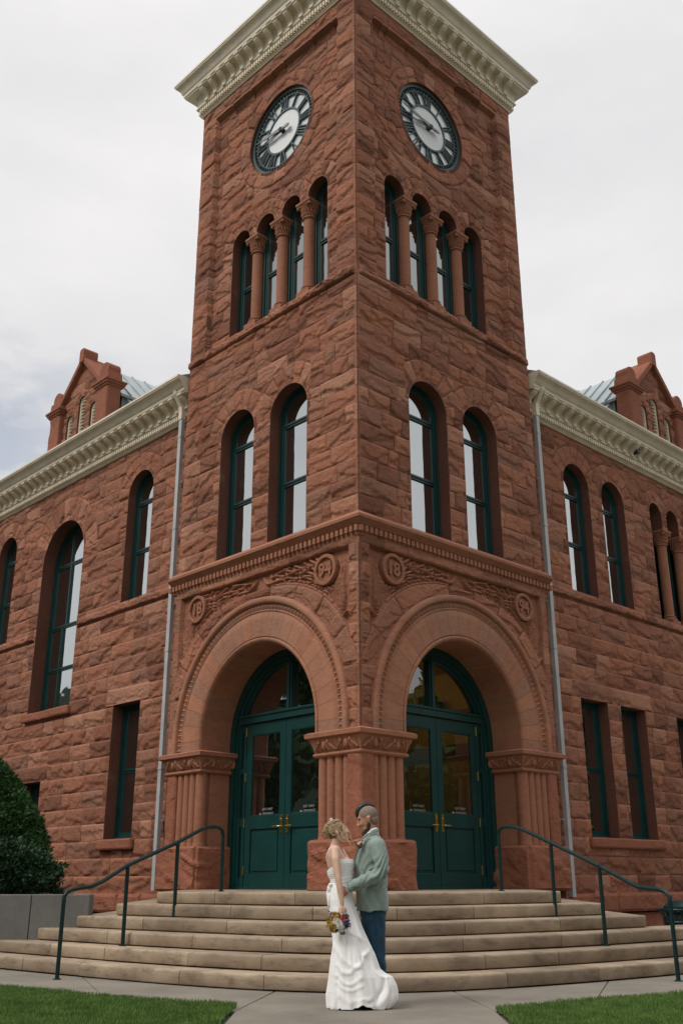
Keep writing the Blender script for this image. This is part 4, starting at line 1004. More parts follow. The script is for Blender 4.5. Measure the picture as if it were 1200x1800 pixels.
# --- dormers: gabled, three louvred lights, buttresses with rounded caps
def dormer(side, c, seed):
    o = WO-.06; hb = 1.25       # half width to the buttress centres
    zb = 11.75
    G = MB(side)
    d = empty('dormer', (0, 0, 0)); d.parent = CH
    # face with three pointed openings: heights
    L3 = [('arch', c-.62, .15, 12.1, 13.03), ('arch', c, .17, 12.1, 13.40), ('arch', c+.62, .15, 12.1, 13.03)]
    ul = lines(c-1.12, c+1.12, .034, [x for s in L3 for x in (s[1]-s[2], s[1]+s[2])]); zl = lines(zb, 14.95, .03, [s[4] for s in L3]+[12.1])
    def hf(U, Z, h, jd, bid, sd): return h, jd, bid
    w_ = wall('dormer_wall', side, ul, zl, L3, 11.87, seed, [(s[1], s[4], s[2], .2, 5, False, s[1]-.38, s[1]+.38) for s in L3], .05, lambda U, Z: np.full(U.shape, o), None, parent=d)
    # cut the gable slope by collapsing everything above it onto the raking line
    me = w_.data; co = np.empty(len(me.vertices)*3, np.float32); me.vertices.foreach_get('co', co); co = co.reshape(-1, 3)
    u = co[:, 0] if side == 'R' else co[:, 1]; lim = 14.66-np.abs(u-c)*1.02
    hi = co[:, 2] > lim; co[hi, 2] = lim[hi]-.02
    me.vertices.foreach_set('co', co.ravel()); me.update()
    m = MB(side)
    for s in L3: reveal(m, s, o+.03, o-.25)
    m.build('window_reveal', M['reveal'], d, smooth=True)
    for s in L3:
        l = MB(side)
        l.ringstrip(archline(s[1], s[2]-.05, s[3], s[4], 16), archline(s[1], s[2]+.004, s[3], s[4], 16), o-.12, o-.02)
        z = s[3]+.05
        while z < s[4]+s[2]-.06: 
            hw_ = s[2]-.04 if z < s[4] else math.sqrt(max(.0004, (s[2]-.04)**2-(z-s[4])**2)); l.extr([(o-.12, z+.055), (o-.12, z+.07), (o-.035, z+.015), (o-.035, z)], s[1]-hw_, s[1]+hw_); z += .10
        l.build('louvre', M['cream'], d)
    b = MB(side); b.prism([(c-1.1, zb), (c+1.1, zb), (c+1.1, 13.2), (c, 14.5), (c-1.1, 13.2)], o-.35, o-.22); b.build('gable_back', M['dark'], d)
    # raking coping
    cp = MB(side); t = .10
    for s in (-1, 1):
        cp.prism([(c, 14.60), (c, 14.80), (c+s*1.12, 13.66), (c+s*1.12, 13.46)], o-.55, o+.16)
    cp.prism([(c-.12, 14.56), (c+.12, 14.56), (c+.12, 14.92), (c+.08, 14.99), (c-.08, 14.99), (c-.12, 14.92)], o-.26, o+.19)
    cp.build('coping', M['rough'], d, bevel=.02)
    for s in (-1, 1):
        uc = c+s*hb
        def bx(a0, a1, d0, d1): return (a0, a1, -d1, -d0) if side == 'R' else (-d1, -d0, a0, a1)
        rockbox('buttress', *bx(uc-.28, uc+.28, o-.24, o+.16), zb, 13.34, .035, M['rough'], d, .05, seed+s+2)
        q = MB(side)
        for ww, z0, z1 in ((.32, 13.32, 13.38), (.36, 13.38, 13.44), (.39, 13.44, 13.50)):
            q.box(uc-ww, uc+ww, o-.26-(ww-.28), o+.16+(ww-.28), z0, z1)
        q.prism([(uc-.31, 13.50), (uc+.31, 13.50), (uc+.25, 13.76), (uc-.25, 13.76)], o-.26, o+.18)
        q.prism([(uc+.215, 13.76)]+arc(uc, 13.86, .215, 0, math.pi, 16)+[(uc-.215, 13.76)], o-.24, o+.14)
        q.build('buttress_cap', M['rough'], d, bevel=.015)
    # dormer roof running back
    r = MB(side); r.prism([(c-1.45, 13.25), (c, 14.68), (c+1.45, 13.25), (c+1.45, 13.17), (c, 14.58), (c-1.45, 13.17)], -6.5, o-.3)
    r.prism([(c-1.35, 12.0), (c+1.35, 12.0), (c+1.35, 13.2), (c, 14.6), (c-1.35, 13.2)], -6.4, o-.4)
    r.prism([(c, 14.58), (c-2.55, 12.03), (c-2.55, 11.9), (c, 14.3)], -4.2, o-.5)
    k = o-.7
    while k > -4.2: r.prism([(c, 14.62), (c-2.57, 12.05), (c-2.57, 12.0), (c, 14.57)], k-.02, k); k -= .42
    for s in (-1, 1):
        k = o-.6
        while k > -6.4:
            r.prism([(c, 14.68), (c, 14.73), (c+s*1.47, 13.29), (c+s*1.47, 13.24)], k-.02, k); k -= .42
    r.build('dormer_roof', M['roofmetal'], d)
    return d
dormer('L', 11.05, 90); dormer('R', 11.9, 95)
# --- rainwater pipes
def pipe(side, uo, zb):
    m = MB(side)
    def sect(pts, w_=.055):
        V = []; n = len(pts)
        for (u, o, z) in pts: V += [(u-w_, o-w_*.8, z), (u+w_, o-w_*.8, z), (u+w_, o+w_*.8, z), (u-w_, o+w_*.8, z)]
        F = [(0, 1, 2, 3), (4*n-4, 4*n-3, 4*n-2, 4*n-1)]
        for j in range(n-1): F += [(4*j+i, 4*j+(i+1) % 4, 4*j+4+(i+1) % 4, 4*j+4+i) for i in range(4)]
        m.add(V, F)
    oo = WO+.22
    sect([(uo, oo, zb), (uo, oo, 10.98)])
    for z in (3.2, 5.6, 8.3, 10.5): m.box(uo-.064, uo+.064, oo-.052, oo+.052, z, z+.035); 
    for z in (2.2, 6.6, 9.4): m.box(uo-.09, uo+.09, WO+.0, oo-.03, z, z+.03)
    p = m.build('downpipe', M['pipe'], CH)
    m = MB(side)
    def sect2(pts, w_=.06):
        V = []; n = len(pts)
        for (u, o, z) in pts: V += [(u-w_, o-w_, z), (u+w_, o-w_, z), (u+w_, o+w_, z), (u-w_, o+w_, z)]
        F = [(0, 1, 2, 3), (4*n-4, 4*n-3, 4*n-2, 4*n-1)]
        for j in range(n-1): F += [(4*j+i, 4*j+(i+1) % 4, 4*j+4+(i+1) % 4, 4*j+4+i) for i in range(4)]
        m.add(V, F)
    sect2([(uo, oo, 10.95), (uo, oo, 11.15), (uo, oo+.02, 11.25), (uo, WO+.40, 11.52), (uo, WO+.42, 11.60)])
    m.build('downpipe_head', M['cream'], p)
pipe('L', 5.80, .93); pipe('R', 5.80, .80)
# flood lamp tucked under the right hand cornice
m = MB('R'); m.box(9.98, 10.10, WO+.18, WO+.34, 11.28, 11.42); m.box(10.0, 10.08, WO+.08, WO+.18, 11.34, 11.38); m.build('floodlight', M['greenm'], CH, bevel=.01)
# ------------------------------------------------------------------ steps
def step_mat():
    m, nt, b = newmat('tan_step_stone'); L = nt.links.new
    t = N(nt, "ShaderNodeTexCoord")
    n = N(nt, "ShaderNodeTexNoise", Scale=1.3, Detail=8, Roughness=.65); L(t.outputs['Object'], n.inputs['Vector'])
    c = N(nt, "ShaderNodeValToRGB"); L(n.outputs['Fac'], c.inputs[0]); e = c.color_ramp.elements
    e[0].position = .3; e[0].color = (.215, .155, .105, 1); e[1].position = .72; e[1].color = (.42, .33, .235, 1)
    a = N(nt, "ShaderNodeAttribute", attribute_name='bid')
    r2 = N(nt, "ShaderNodeMapRange"); r2.inputs['To Min'].default_value = .82; r2.inputs['To Max'].default_value = 1.14; L(a.outputs['Fac'], r2.inputs[0])
    mm = N(nt, "ShaderNodeVectorMath", operation='SCALE'); L(c.outputs[0], mm.inputs[0]); L(r2.outputs[0], mm.inputs['Scale'])
    # rust runs below the rail posts
    last = mm.outputs[0]
    for p, r in (((-2.95, 13.75, .3), .5), ((3.34, 13.55, .26), .30), ((-2.3, 13.95, .56), .42)):
        d = N(nt, "ShaderNodeVectorMath", operation='DISTANCE'); d.inputs[1].default_value = p
        n3 = N(nt, "ShaderNodeTexNoise", Scale=5, Detail=4); L(t.outputs['Object'], n3.inputs['Vector'])
        L(t.outputs['Object'], d.inputs[0])
        ad = N(nt, "ShaderNodeMath", operation='MULTIPLY_ADD'); L(n3.outputs['Fac'], ad.inputs[0]); ad.inputs[1].default_value = .5; L(d.outputs['Value'], ad.inputs[2])
        mr = N(nt, "ShaderNodeMapRange"); mr.inputs['From Min'].default_value = .25; mr.inputs['From Max'].default_value = .25+r; mr.inputs['To Min'].default_value = .75; mr.inputs['To Max'].default_value = 0; L(ad.outputs[0], mr.inputs[0])
        mx = N(nt, "ShaderNodeMix", data_type='RGBA'); L(mr.outputs[0], mx.inputs[0]); L(last, mx.inputs[6]); mx.inputs[7].default_value = (.22, .085, .025, 1); last = mx.outputs[2]
    n4 = N(nt, "ShaderNodeTexNoise", Scale=3.1, Detail=9, Roughness=.75); mp = N(nt, "ShaderNodeMapping"); mp.inputs['Scale'].default_value = (1, 1, 3); L(t.outputs['Object'], mp.inputs[0]); L(mp.outputs[0], n4.inputs['Vector'])
    mr = N(nt, "ShaderNodeMapRange"); mr.inputs['From Min'].default_value = .50; mr.inputs['From Max'].default_value = .70; mr.inputs['To Max'].default_value = .8; L(n4.outputs['Fac'], mr.inputs[0])
    mx = N(nt, "ShaderNodeMix", data_type='RGBA'); L(mr.outputs[0], mx.inputs[0]); L(last, mx.inputs[6]); mx.inputs[7].default_value = (.11, .085, .06, 1)
    L(mx.outputs[2], b.inputs['Base Color']); b.inputs['Roughness'].default_value = .85; b.inputs['Specular IOR Level'].default_value = .3
    n2 = N(nt, "ShaderNodeTexNoise", Scale=40, Detail=6, Roughness=.7); L(t.outputs['Object'], n2.inputs['Vector'])
    bp = N(nt, "ShaderNodeBump", Strength=.35, Distance=.01); L(n2.outputs['Fac'], bp.inputs['Height']); L(bp.outputs[0], b.inputs['Normal'])
    return m
M['step'] = step_mat()
RS_ = .16; LZ = .96; CX = .11
ST = empty('entrance_steps', (CX, 11.4, 0), 0, 'broad curved flight of six tan stone steps in front of the entrance', 'steps')
#          z    y0     a    xleft xright
SP = [(LZ, 13.50, .95, -2.92, 2.87), (LZ-RS_, 13.10, 1.10, -3.50, 3.46), (LZ-2*RS_, 12.70, 1.25, -4.05, 4.02), (LZ-3*RS_, 12.30, 1.42, -4.58, 7.5), (LZ-4*RS_, 11.90, 1.55, -5.12, 8.0), (RS_, 11.50, 1.70, -9.5, 8.5)]
def sy(k, x):
    z, y0, a, xl, xr = SP[k]; s = .93 if x < 0 else .86
    return y0-a+math.sqrt(a*a+(s*x)**2)
for k, (z, y0, a, xl, xr) in enumerate(SP):
    r_ = random.Random(k+3); V = []; F = []; bid = []
    # stones along the front
    xs = [xl]; 
    while xs[-1] < xr-1.0:
        sl = abs(xs[-1])/(abs(xs[-1])+a); xs.append(xs[-1]+r_.uniform(1.05, 1.75)*(1-.3*sl))
    xs[-1] = xr
    prof = [(.34, -.165), (.012, -.147), (.006, -.145), (.0, -.138), (.0, -.03), (.004, -.013), (.014, -.003), (.028, 0), (.62, .0)]
    for a0, a1 in zip(xs[:-1], xs[1:]):
        n = max(2, int((a1-a0)/.12)); g = .004; base = len(V); jo = r_.uniform(-.004, .004); jz = r_.uniform(-.002, .002); c = r_.random()
        for i in range(n+1):
            x = a0+g+(a1-a0-2*g)*i/n; y = sy(k, x); y2 = (sy(k, x+.01)-sy(k, x-.01))/.02; nx, ny = y2, -1; l = math.hypot(nx, ny); nx /= l; ny /= l
            for d, dz in prof:
                V.append((CX+x-nx*(d+jo), y-ny*(d+jo), z+dz+jz)); bid.append(c)
        m_ = len(prof)
        for i in range(n):
            for j in range(m_): F.append((base+i*m_+j, base+i*m_+(j+1) % m_, base+(i+1)*m_+(j+1) % m_, base+(i+1)*m_+j))
        F += [tuple(base+j for j in range(m_)), tuple(base+n*m_+j for j in range(m_-1, -1, -1))]
    V = np.array(V)-np.array([CX, 11.4, 0]); 
    st = mk('step', V, F, M['step'], ST, recalc=True, attrs={'bid': bid}, smooth=True)
    try: st.data.set_sharp_from_angle(angle=R(50))
    except Exception: pass
    # tread slab behind the stones (solid fill)
    n = 60; V = []; F = []
    for i in range(n+1):
        x = xl+(xr-xl)*i/n; V.append((CX+x, sy(k, x)+.05, z-.006))
    bl = xl-(.28*abs(xl)/2.9 if k < 2 else .0); br = xr+(.3 if k < 2 else 0)
    yb = 21.0 if k < 3 else 15.42
    if k >= 3: V = [v for v in V if v[1] < yb]; V += [(V[-1][0], yb, z-.006), (V[0][0], yb, z-.006)]
    else: V += [(CX+br, yb, z-.006), (CX+bl, yb, z-.006)]
    m_ = len(V); V += [(a_, b_, -.01 if k < 3 else z-.15) for a_, b_, c_ in V]
    F = [tuple(range(m_)), tuple(range(2*m_-1, m_-1, -1))]+[(i, (i+1) % m_, (i+1) % m_+m_, i+m_) for i in range(m_)]
    V = np.array(V)-np.array([CX, 11.4, 0]); mk('tread', V, F, M['step'], st, recalc=True, attrs={'bid': [.5]*len(V)})
# ------------------------------------------------------------------ handrails
def rail(side, label):
    if side == 'L':
        posts = [(-3.53, 13.11, 0), (-2.95, 13.96, .32), (-2.41, 14.60, .64)]; top = (-1.90, 15.55, .96)
        line = [(-3.53, 13.11, .86), (-3.53, 13.11, .93), (-3.50, 13.13, .985), (-3.45, 13.17, 1.01), (-3.38, 13.24, 1.025), (-3.27, 13.38, 1.045), (-3.18, 13.55, 1.10), (-2.96, 13.97, 1.30), (-2.43, 14.62, 1.605), (-2.17, 15.10, 1.80), (-2.10, 15.22, 1.835), (-2.02, 15.36, 1.85), (-1.96, 15.46, 1.845), (-1.915, 15.53, 1.81), (-1.90, 15.55, 1.74)]
    else:
        posts = [(3.80, 12.80, 0), (3.24, 13.85, .32), (2.76, 14.55, .64)]; top = (2.17, 15.42, .96)
        line = [(3.80, 12.80, .85), (3.80, 12.80, .92), (3.77, 12.85, .975), (3.72, 12.93, 1.0), (3.64, 13.06, 1.01), (3.55, 13.22, 1.025), (3.48, 13.36, 1.08), (3.25, 13.86, 1.275), (2.77, 14.56, 1.59), (2.46, 15.02, 1.79), (2.38, 15.13, 1.825), (2.29, 15.25, 1.84), (2.22, 15.34, 1.835), (2.18, 15.40, 1.80), (2.17, 15.42, 1.73)]
    t = empty('handrail', (posts[0][0], posts[0][1], 0), 0, label, 'handrail', 'handrails beside the entrance steps')
    of = (posts[0][0], posts[0][1], 0)
    m = MB(); m.tube(line, .027, 12); m.build('rail', M['greenm'], t, smooth=True, off=of)
    for i, p in enumerate(posts+[top]):
        zt = [.88, 1.29, 1.60, 1.76][i]; m = MB(); m.lathe(p[0], p[1], [(.05, p[2]), (.05, p[2]+.008), (.03, p[2]+.016)], 14); m.tube([(p[0], p[1], p[2]-.02), (p[0], p[1], zt)], .026, 12); m.build('post', M['greenm'], t, smooth=True, off=of)
rail('L', 'dark green tubular handrail on the side of the steps by the concrete planter wall')
rail('R', 'dark green tubular handrail on the side of the steps by the litter bin')
# ------------------------------------------------------------------ ground
def conc(name, col, sc_=1.0):
    m, nt, b = newmat(name); L = nt.links.new; t = N(nt, "ShaderNodeTexCoord")
    n = N(nt, "ShaderNodeTexNoise", Scale=.9*sc_, Detail=10, Roughness=.7); L(t.outputs['Object'], n.inputs['Vector'])
    c = N(nt, "ShaderNodeValToRGB"); L(n.outputs['Fac'], c.inputs[0]); e = c.color_ramp.elements; e[0].position = .3; e[1].position = .7
    e[0].color = (*[x*.72 for x in col], 1); e[1].color = (*[x*1.2 for x in col], 1)
    n3 = N(nt, "ShaderNodeTexNoise", Scale=60, Detail=3); L(t.outputs['Object'], n3.inputs['Vector'])
    mm = N(nt, "ShaderNodeMix", data_type='RGBA', blend_type='OVERLAY'); mm.inputs[0].default_value = .35; L(c.outputs[0], mm.inputs[6]); L(n3.outputs['Fac'], mm.inputs[7])
    L(mm.outputs[2], b.inputs['Base Color']); b.inputs['Roughness'].default_value = .9; b.inputs['Specular IOR Level'].default_value = .3
    bp = N(nt, "ShaderNodeBump", Strength=.3, Distance=.006); L(n3.outputs['Fac'], bp.inputs['Height']); L(bp.outputs[0], b.inputs['Normal']); return m
M['conc'] = conc('walk_concrete', (.215, .19, .155)); M['wallconc'] = conc('planter_concrete', (.165, .16, .148))
M['asphalt'] = conc('asphalt', (.05, .05, .05)); M['soil'] = simple('planter_soil', (.035, .025, .018), .95, nscale=12)
def grass_mat(name, col):
    m = simple(name, col, .75, nscale=1.2, nvar=.3); return m
M['lawn'] = grass_mat('lawn_ground', (.022, .062, .010)); M['blade'] = grass_mat('grass_blades', (.07, .15, .03))
_nt = M['blade'].node_tree; _r = [n for n in _nt.nodes if n.type == 'VALTORGB'][0]; _n = [n for n in _nt.nodes if n.type == 'TEX_NOISE'][0]; _n.inputs['Scale'].default_value = 5; _n.inputs['Detail'].default_value = 9
_r.color_ramp.elements[0].color = (.045, .115, .02, 1); _r.color_ramp.elements[1].color = (.16, .24, .06, 1)
M['blade'].node_tree.nodes['Principled BSDF'].inputs['Specular IOR Level'].default_value = .2
def sheet(name, poly, z, mat, kind='structure'):
    o = mk(name, [(x, y, z) for x, y in poly], [tuple(range(len(poly)))], mat); 
    return tag(o, None, None, None, kind)
sheet('ground', [(-400, -400), (400, -400), (400, 600), (-400, 600)], -.03, simple('dry_ground', (.10, .09, .07), .95, nscale=.1))
# concrete walk in separately cast bays with open joints
walk = MB()
def bay(poly, z=0.0):
    n = len(poly); c = (sum(p[0] for p in poly)/n, sum(p[1] for p in poly)/n)
    q = []
    for x, y in poly:
        d = math.hypot(x-c[0], y-c[1]); q.append((x+(c[0]-x)/d*.009, y+(c[1]-y)/d*.009))
    V = [(x, y, z) for x, y in q]+[(x, y, z-.08) for x, y in q]
    walk.add(V, [tuple(range(n)), tuple(range(2*n-1, n-1, -1))]+[(i, (i+1) % n, (i+1) % n+n, i+n) for i in range(n)])
JL, JR = -1.06, 1.30
bay([(JL, 8.2), (JR, 8.2), (JR, 10.03), (JL, 10.03)])
for y in range(7): bay([(JL, 8.2-1.8*(y+1)), (JR, 8.2-1.8*(y+1)), (JR, 8.2-1.8*y), (JL, 8.2-1.8*y)])
def fr(x): return sy(5, x)+.05
bay([(JL, 10.03), (JR, 10.03), (1.08, fr(1.0)), (.5, fr(.4)), (-.2, fr(-.3)), (-.82, fr(-.9))])
bay([(JL, 10.03), (-.82, fr(-.9)), (-1.6, fr(-1.7)), (-2.6, fr(-2.7)), (-3.3, fr(-3.4)), (-2.5, 11.15)] )
bay([(-2.5, 11.15), (-3.3, fr(-3.4)), (-4.2, fr(-4.3)), (-5.4, fr(-5.5)), (-4.6, 12.72)])
bay([(-4.6, 12.72), (-5.4, fr(-5.5)), (-9.4, fr(-9.5)), (-9.4, 16.5)])
bay([(JR, 10.03), (2.35, 10.72), (3.0, fr(2.9)), (2.1, fr(2.0)), (1.08, fr(1.0))])
bay([(2.35, 10.72), (4.3, 11.95), (4.9, fr(4.8)), (3.9, fr(3.8)), (3.0, fr(2.9))])
bay([(4.3, 11.95), (8.6, 15.0), (8.6, fr(8.5)), (6.5, fr(6.4)), (4.9, fr(4.8))])
wk = walk.build('walkway', M['conc'], None, bevel=.006); tag(wk, None, None, None, 'structure')
sheet('path_bed', [(-9.4, 17), (-4.6, 12.65), (-1.06, 9.95), (-1.04, -5), (1.28, -5), (1.31, 9.95), (8.6, 15), (8.6, 22), (-9.4, 22)], -.02, simple('dark_joint', (.05, .042, .034), .95))
# lawns: ground just above the soil plus real blades
LP = [(-1.10, 10.32), (-1.6, 10.52), (-2.39, 11.02), (-3.91, 12.10), (-9.5, 16.5), (-12, 18), (-14, -6), (-1.09, -6)]
RP = [(1.33, 10.02), (2.2, 10.6), (3.42, 11.34), (8.7, 15.0), (11, 17), (14, -6), (1.31, -6)]
tag(sheet('lawn', LP, .012, M['lawn']), None, None, None, 'structure'); tag(sheet('lawn', RP, .012, M['lawn']), None, None, None, 'structure')
def blades(seed, n, inside, xr_, yr_):
    g = np.random.default_rng(seed); x = g.uniform(*xr_, n); y = g.uniform(*yr_, n)
    k = inside(x, y); x, y = x[k], y[k]; n = len(x)
    pn = fbm(x*3+50, y*3+50, 2, 3); h = (.022+.026*g.random(n))*(.7+.6*pn); a = g.uniform(0, 6.283, n); lean = g.uniform(0, .6, n)*h; w_ = .0035+.002*g.random(n); b = a+g.uniform(-1, 1, n)
    V = np.empty((n, 4, 3)); c, s = np.cos(a), np.sin(a)
    V[:, 0] = np.stack([x-c*w_, y-s*w_, np.full(n, .008)], -1); V[:, 1] = np.stack([x+c*w_, y+s*w_, np.full(n, .008)], -1)
    mx, my = x+np.cos(b)*lean*.4, y+np.sin(b)*lean*.4
    V[:, 2] = np.stack([x+np.cos(b)*lean+c*w_*.25, y+np.sin(b)*lean+s*w_*.25, .01+h], -1); V[:, 3] = np.stack([x+np.cos(b)*lean-c*w_*.25, y+np.sin(b)*lean-s*w_*.25, .01+h], -1)
    F = np.arange(n*4).reshape(n, 4)
    return V.reshape(-1, 3), F
def inL(x, y): return (x < -1.09+.035*fbm(y*5, x*0, 3)) & (y-.07*fbm(x*6, y*2, 4)-.03*vn(x*30, y*3, 2) < np.interp(x, [-9.5, -3.91, -2.39, -1.6, -1.10], [16.5, 12.10, 11.02, 10.52, 10.32]))
def inR(x, y): return (x > 1.33-.035*fbm(y*5, x*0, 5)) & (y-.07*fbm(x*6, y*2, 6)-.03*vn(x*30, y*3, 5) < np.interp(x, [1.33, 2.2, 3.42, 8.7], [10.02, 10.6, 11.34, 15.0]))
V, F = blades(1, 150000, inL, (-5.6, -1.05), (8.4, 13.4)); tag(mk('grass', V, F, M['blade']), None, None, None, 'stuff')
V, F = blades(2, 110000, inR, (1.3, 5.2), (8.4, 12.8)); tag(mk('grass', V, F, M['blade']), None, None, None, 'stuff')
# ------------------------------------------------------------------ planter wall, soil, shrubs
m = MB(); m.box(-4.62, -3.78, 15.42, 15.68, .0, .925); m.box(-12, -4.63, 15.42, 15.68, .0, .925)
pw = m.build('planter_wall', M['wallconc'], None, bevel=.012); tag(pw, 'low grey concrete planter wall with a cracked joint beside the steps', 'wall')
_P = [(-12, 15.69), (-3.98, 15.69), (-6.3, 24), (-12, 24)]; m = MB(); m.add([(x, y, .86) for x, y in _P]+[(x, y, .2) for x, y in _P], [(0, 1, 2, 3), (7, 6, 5, 4), (0, 4, 5, 1), (1, 5, 6, 2), (2, 6, 7, 3), (3, 7, 4, 0)]); tag(m.build('planter_soil', M['soil']), None, None, None, 'structure')
sheet('paved_yard', [(CX+3.6, 15.43), (CX+14, 15.43), (CX+14, 27), (CX+1.5, 27), (CX+3.6, 17)], .16, M['conc'])
def leafmat(name, a, b):
    m, nt, bs = newmat(name); L = nt.links.new; at = N(nt, "ShaderNodeAttribute", attribute_name='tone')
    c = N(nt, "ShaderNodeValToRGB"); c.color_ramp.elements[0].color = (*a, 1); c.color_ramp.elements[1].color = (*b, 1); L(at.outputs['Fac'], c.inputs[0]); L(c.outputs[0], bs.inputs['Base Color'])
    bs.inputs['Roughness'].default_value = .6; bs.inputs['Specular IOR Level'].default_value = .25; return m
M['conifer'] = leafmat('conifer_needles', (.012, .04, .010), (.05, .13, .03)); M['hedge'] = leafmat('hedge_leaves', (.008, .026, .010), (.03, .075, .03)); M['treeleaf'] = leafmat('tree_leaves', (.02, .05, .012), (.08, .15, .035))
M['bark'] = simple('bark', (.06, .045, .032), .9, nscale=6)
def leaves(P, Nrm, size, g, asp=.5, jit=.9):
    n = len(P); d = Nrm+g.normal(0, jit, (n, 3)); d /= np.linalg.norm(d, axis=1, keepdims=True)+1e-9
    t = np.cross(d, g.normal(0, 1, (n, 3))); t /= np.linalg.norm(t, axis=1, keepdims=True)+1e-9; s = size*(.6+.8*g.random(n))[:, None]
    V = np.stack([P, P+d*s*.5+t*s*asp*.5, P+d*s, P+d*s*.5-t*s*asp*.5], 1); return V.reshape(-1, 3), np.arange(n*4).reshape(n, 4)
def shrub(name, base, surf, n, size, mat, label, cat, seed, asp=.5, trunk=.5, core=None):
    """surf(g,n) -> points and outward normals around origin"""
    t = empty(name, base, 0, label, cat); g = np.random.default_rng(seed)
    P, Nn = surf(g, n); V, F = leaves(P, Nn, size, g, asp); tone = np.repeat(np.clip(fbm(P[:, 0]*4+9, P[:, 2]*4+P[:, 1]*3, 4, 3)*.9+g.random(n)*.45-.15, 0, 1), 4)
    mk('foliage', V, F, mat, t, attrs={'tone': tone})
    b = MB(); b.lathe(0, 0, [(.09, -.03), (.07, trunk*.5), (.04, trunk)], 10)
    for k in range(7):
        a = k*.9; b.tube([(0, 0, .1+.06*k), (.18*math.cos(a), .18*math.sin(a), trunk*.6+.1*k), (.35*math.cos(a), .35*math.sin(a), trunk+.1*k)], [.03, .02, .008], 6)
    b.build('trunk', M['bark'], t, smooth=True)
    if core:
        c = MB(); c.lathe(0, 0, core, 20); c.build('foliage_core', M['dark'], t)  # plain dark solid filling the inside of the foliage
    return t
def cone_surf(h, r):
    def f(g, n):
        t = g.random(n)**.62; a = g.uniform(0, 6.283, n); z = h*(1-t); z = np.clip(z, .05, h)
        prof = r*np.sin(np.clip((1-z/h)*1.9, 0, 1.571))**.8*(.86+.14*np.clip(z/.3, 0, 1))
        lump = 1+.17*(fbm(a*2.2+3, z*2.6, 5, 3)-.5)*2+.06*(fbm(a*7, z*8, 9, 2)-.5)*2
        dep = 1-.16*g.random(n)**1.5; rr = prof*lump*dep
        P = np.stack([rr*np.cos(a), rr*np.sin(a), z], -1); Nn = np.stack([np.cos(a)*.8, np.sin(a)*.8, np.full(n, .55)], -1); return P, Nn
    return f
def mound_surf(hx, hy, h):
    def f(g, n):
        a = g.uniform(0, 6.283, n); e = np.arccos(g.uniform(-.15, 1, n)); lump = 1+.12*(fbm(a*2.0, e*3, 5, 3)-.5)*2+.10*(fbm(a*6, e*7, 9, 2)-.5)*2
        d = lump*(1-.15*g.random(n)**1.5); q = np.stack([np.sin(e)*np.cos(a), np.sin(e)*np.sin(a), np.cos(e)], -1); sq = np.abs(q)**.75*np.sign(q)
        return np.stack([sq[:, 0]*hx*d, sq[:, 1]*hy*d, .25*h+.75*h*sq[:, 2]*d], -1), q+np.array([0, 0, .4])
    return f
shrub('conical_evergreen', (-6.35, 18.0, .86), cone_surf(2.33, 1.12), 52000, .075, M['conifer'], 'clipped conical evergreen shrub standing against the red wall behind the hedge', 'shrub', 4, .35, .8, [(.85, .1), (.9, .6), (.6, 1.4), (.1, 2.1)])
shrub('low_hedge', (-6.05, 16.55, .86), mound_surf(1.42, .72, .84), 26000, .06, M['hedge'], 'low dark green bushy hedge growing behind the concrete planter wall', 'shrub', 6, .55, .4, [(.55, .05), (.6, .4), (.2, .6)])
# ------------------------------------------------------------------ litter bin
TB = empty('litter_bin', (5.02, 16.30, .16), 0, 'dark green slatted metal litter bin beside the steps against the red wall', 'litter bin')
m = MB(); m.lathe(0, 0, [(.235, 0), (.235, .03), (.22, .04), (.22, .33), (.21, .34)], 24); m.build('liner', M['dark'], TB)
for k in range(26):
    a = 2*math.pi*k/26; c, s = math.cos(a), math.sin(a); m = MB(); pts = [(r*c, r*s, z) for r, z in ((.255, .02), (.262, .20), (.27, .30), (.30, .345), (.345, .372))]
    V = []; 
    for x, y, z in pts: V += [(x-s*.013, y+c*.013, z), (x+s*.013, y-c*.013, z), (x+s*.013-c*.006, y-c*.013-s*.006, z), (x-s*.013-c*.006, y+c*.013-s*.006, z)]
    F = [(0, 1, 2, 3), (16, 17, 18, 19)]+[(4*j+i, 4*j+(i+1) % 4, 4*j+4+(i+1) % 4, 4*j+4+i) for j in range(4) for i in range(4)]; m.add(V, F); m.build('slat', M['greenm'], TB)
m = MB(); n = 28
for r, z in ((.345, .372), (.268, .25), (.262, .05)): m.tube([(r*math.cos(6.2832*i/n), r*math.sin(6.2832*i/n), z) for i in range(n+1)], .009, 6, False)
m.build('rim', M['greenm'], TB, smooth=True)
m = MB(); m.lathe(0, 0, [(.20, .34), (.25, .345), (.25, .40), (.17, .45), (.03, .46)], 28); m.build('lid', M['greenm'], TB, smooth=True)
for c_ in TB.children: c_.scale = (1.12, 1.12, 1.42)
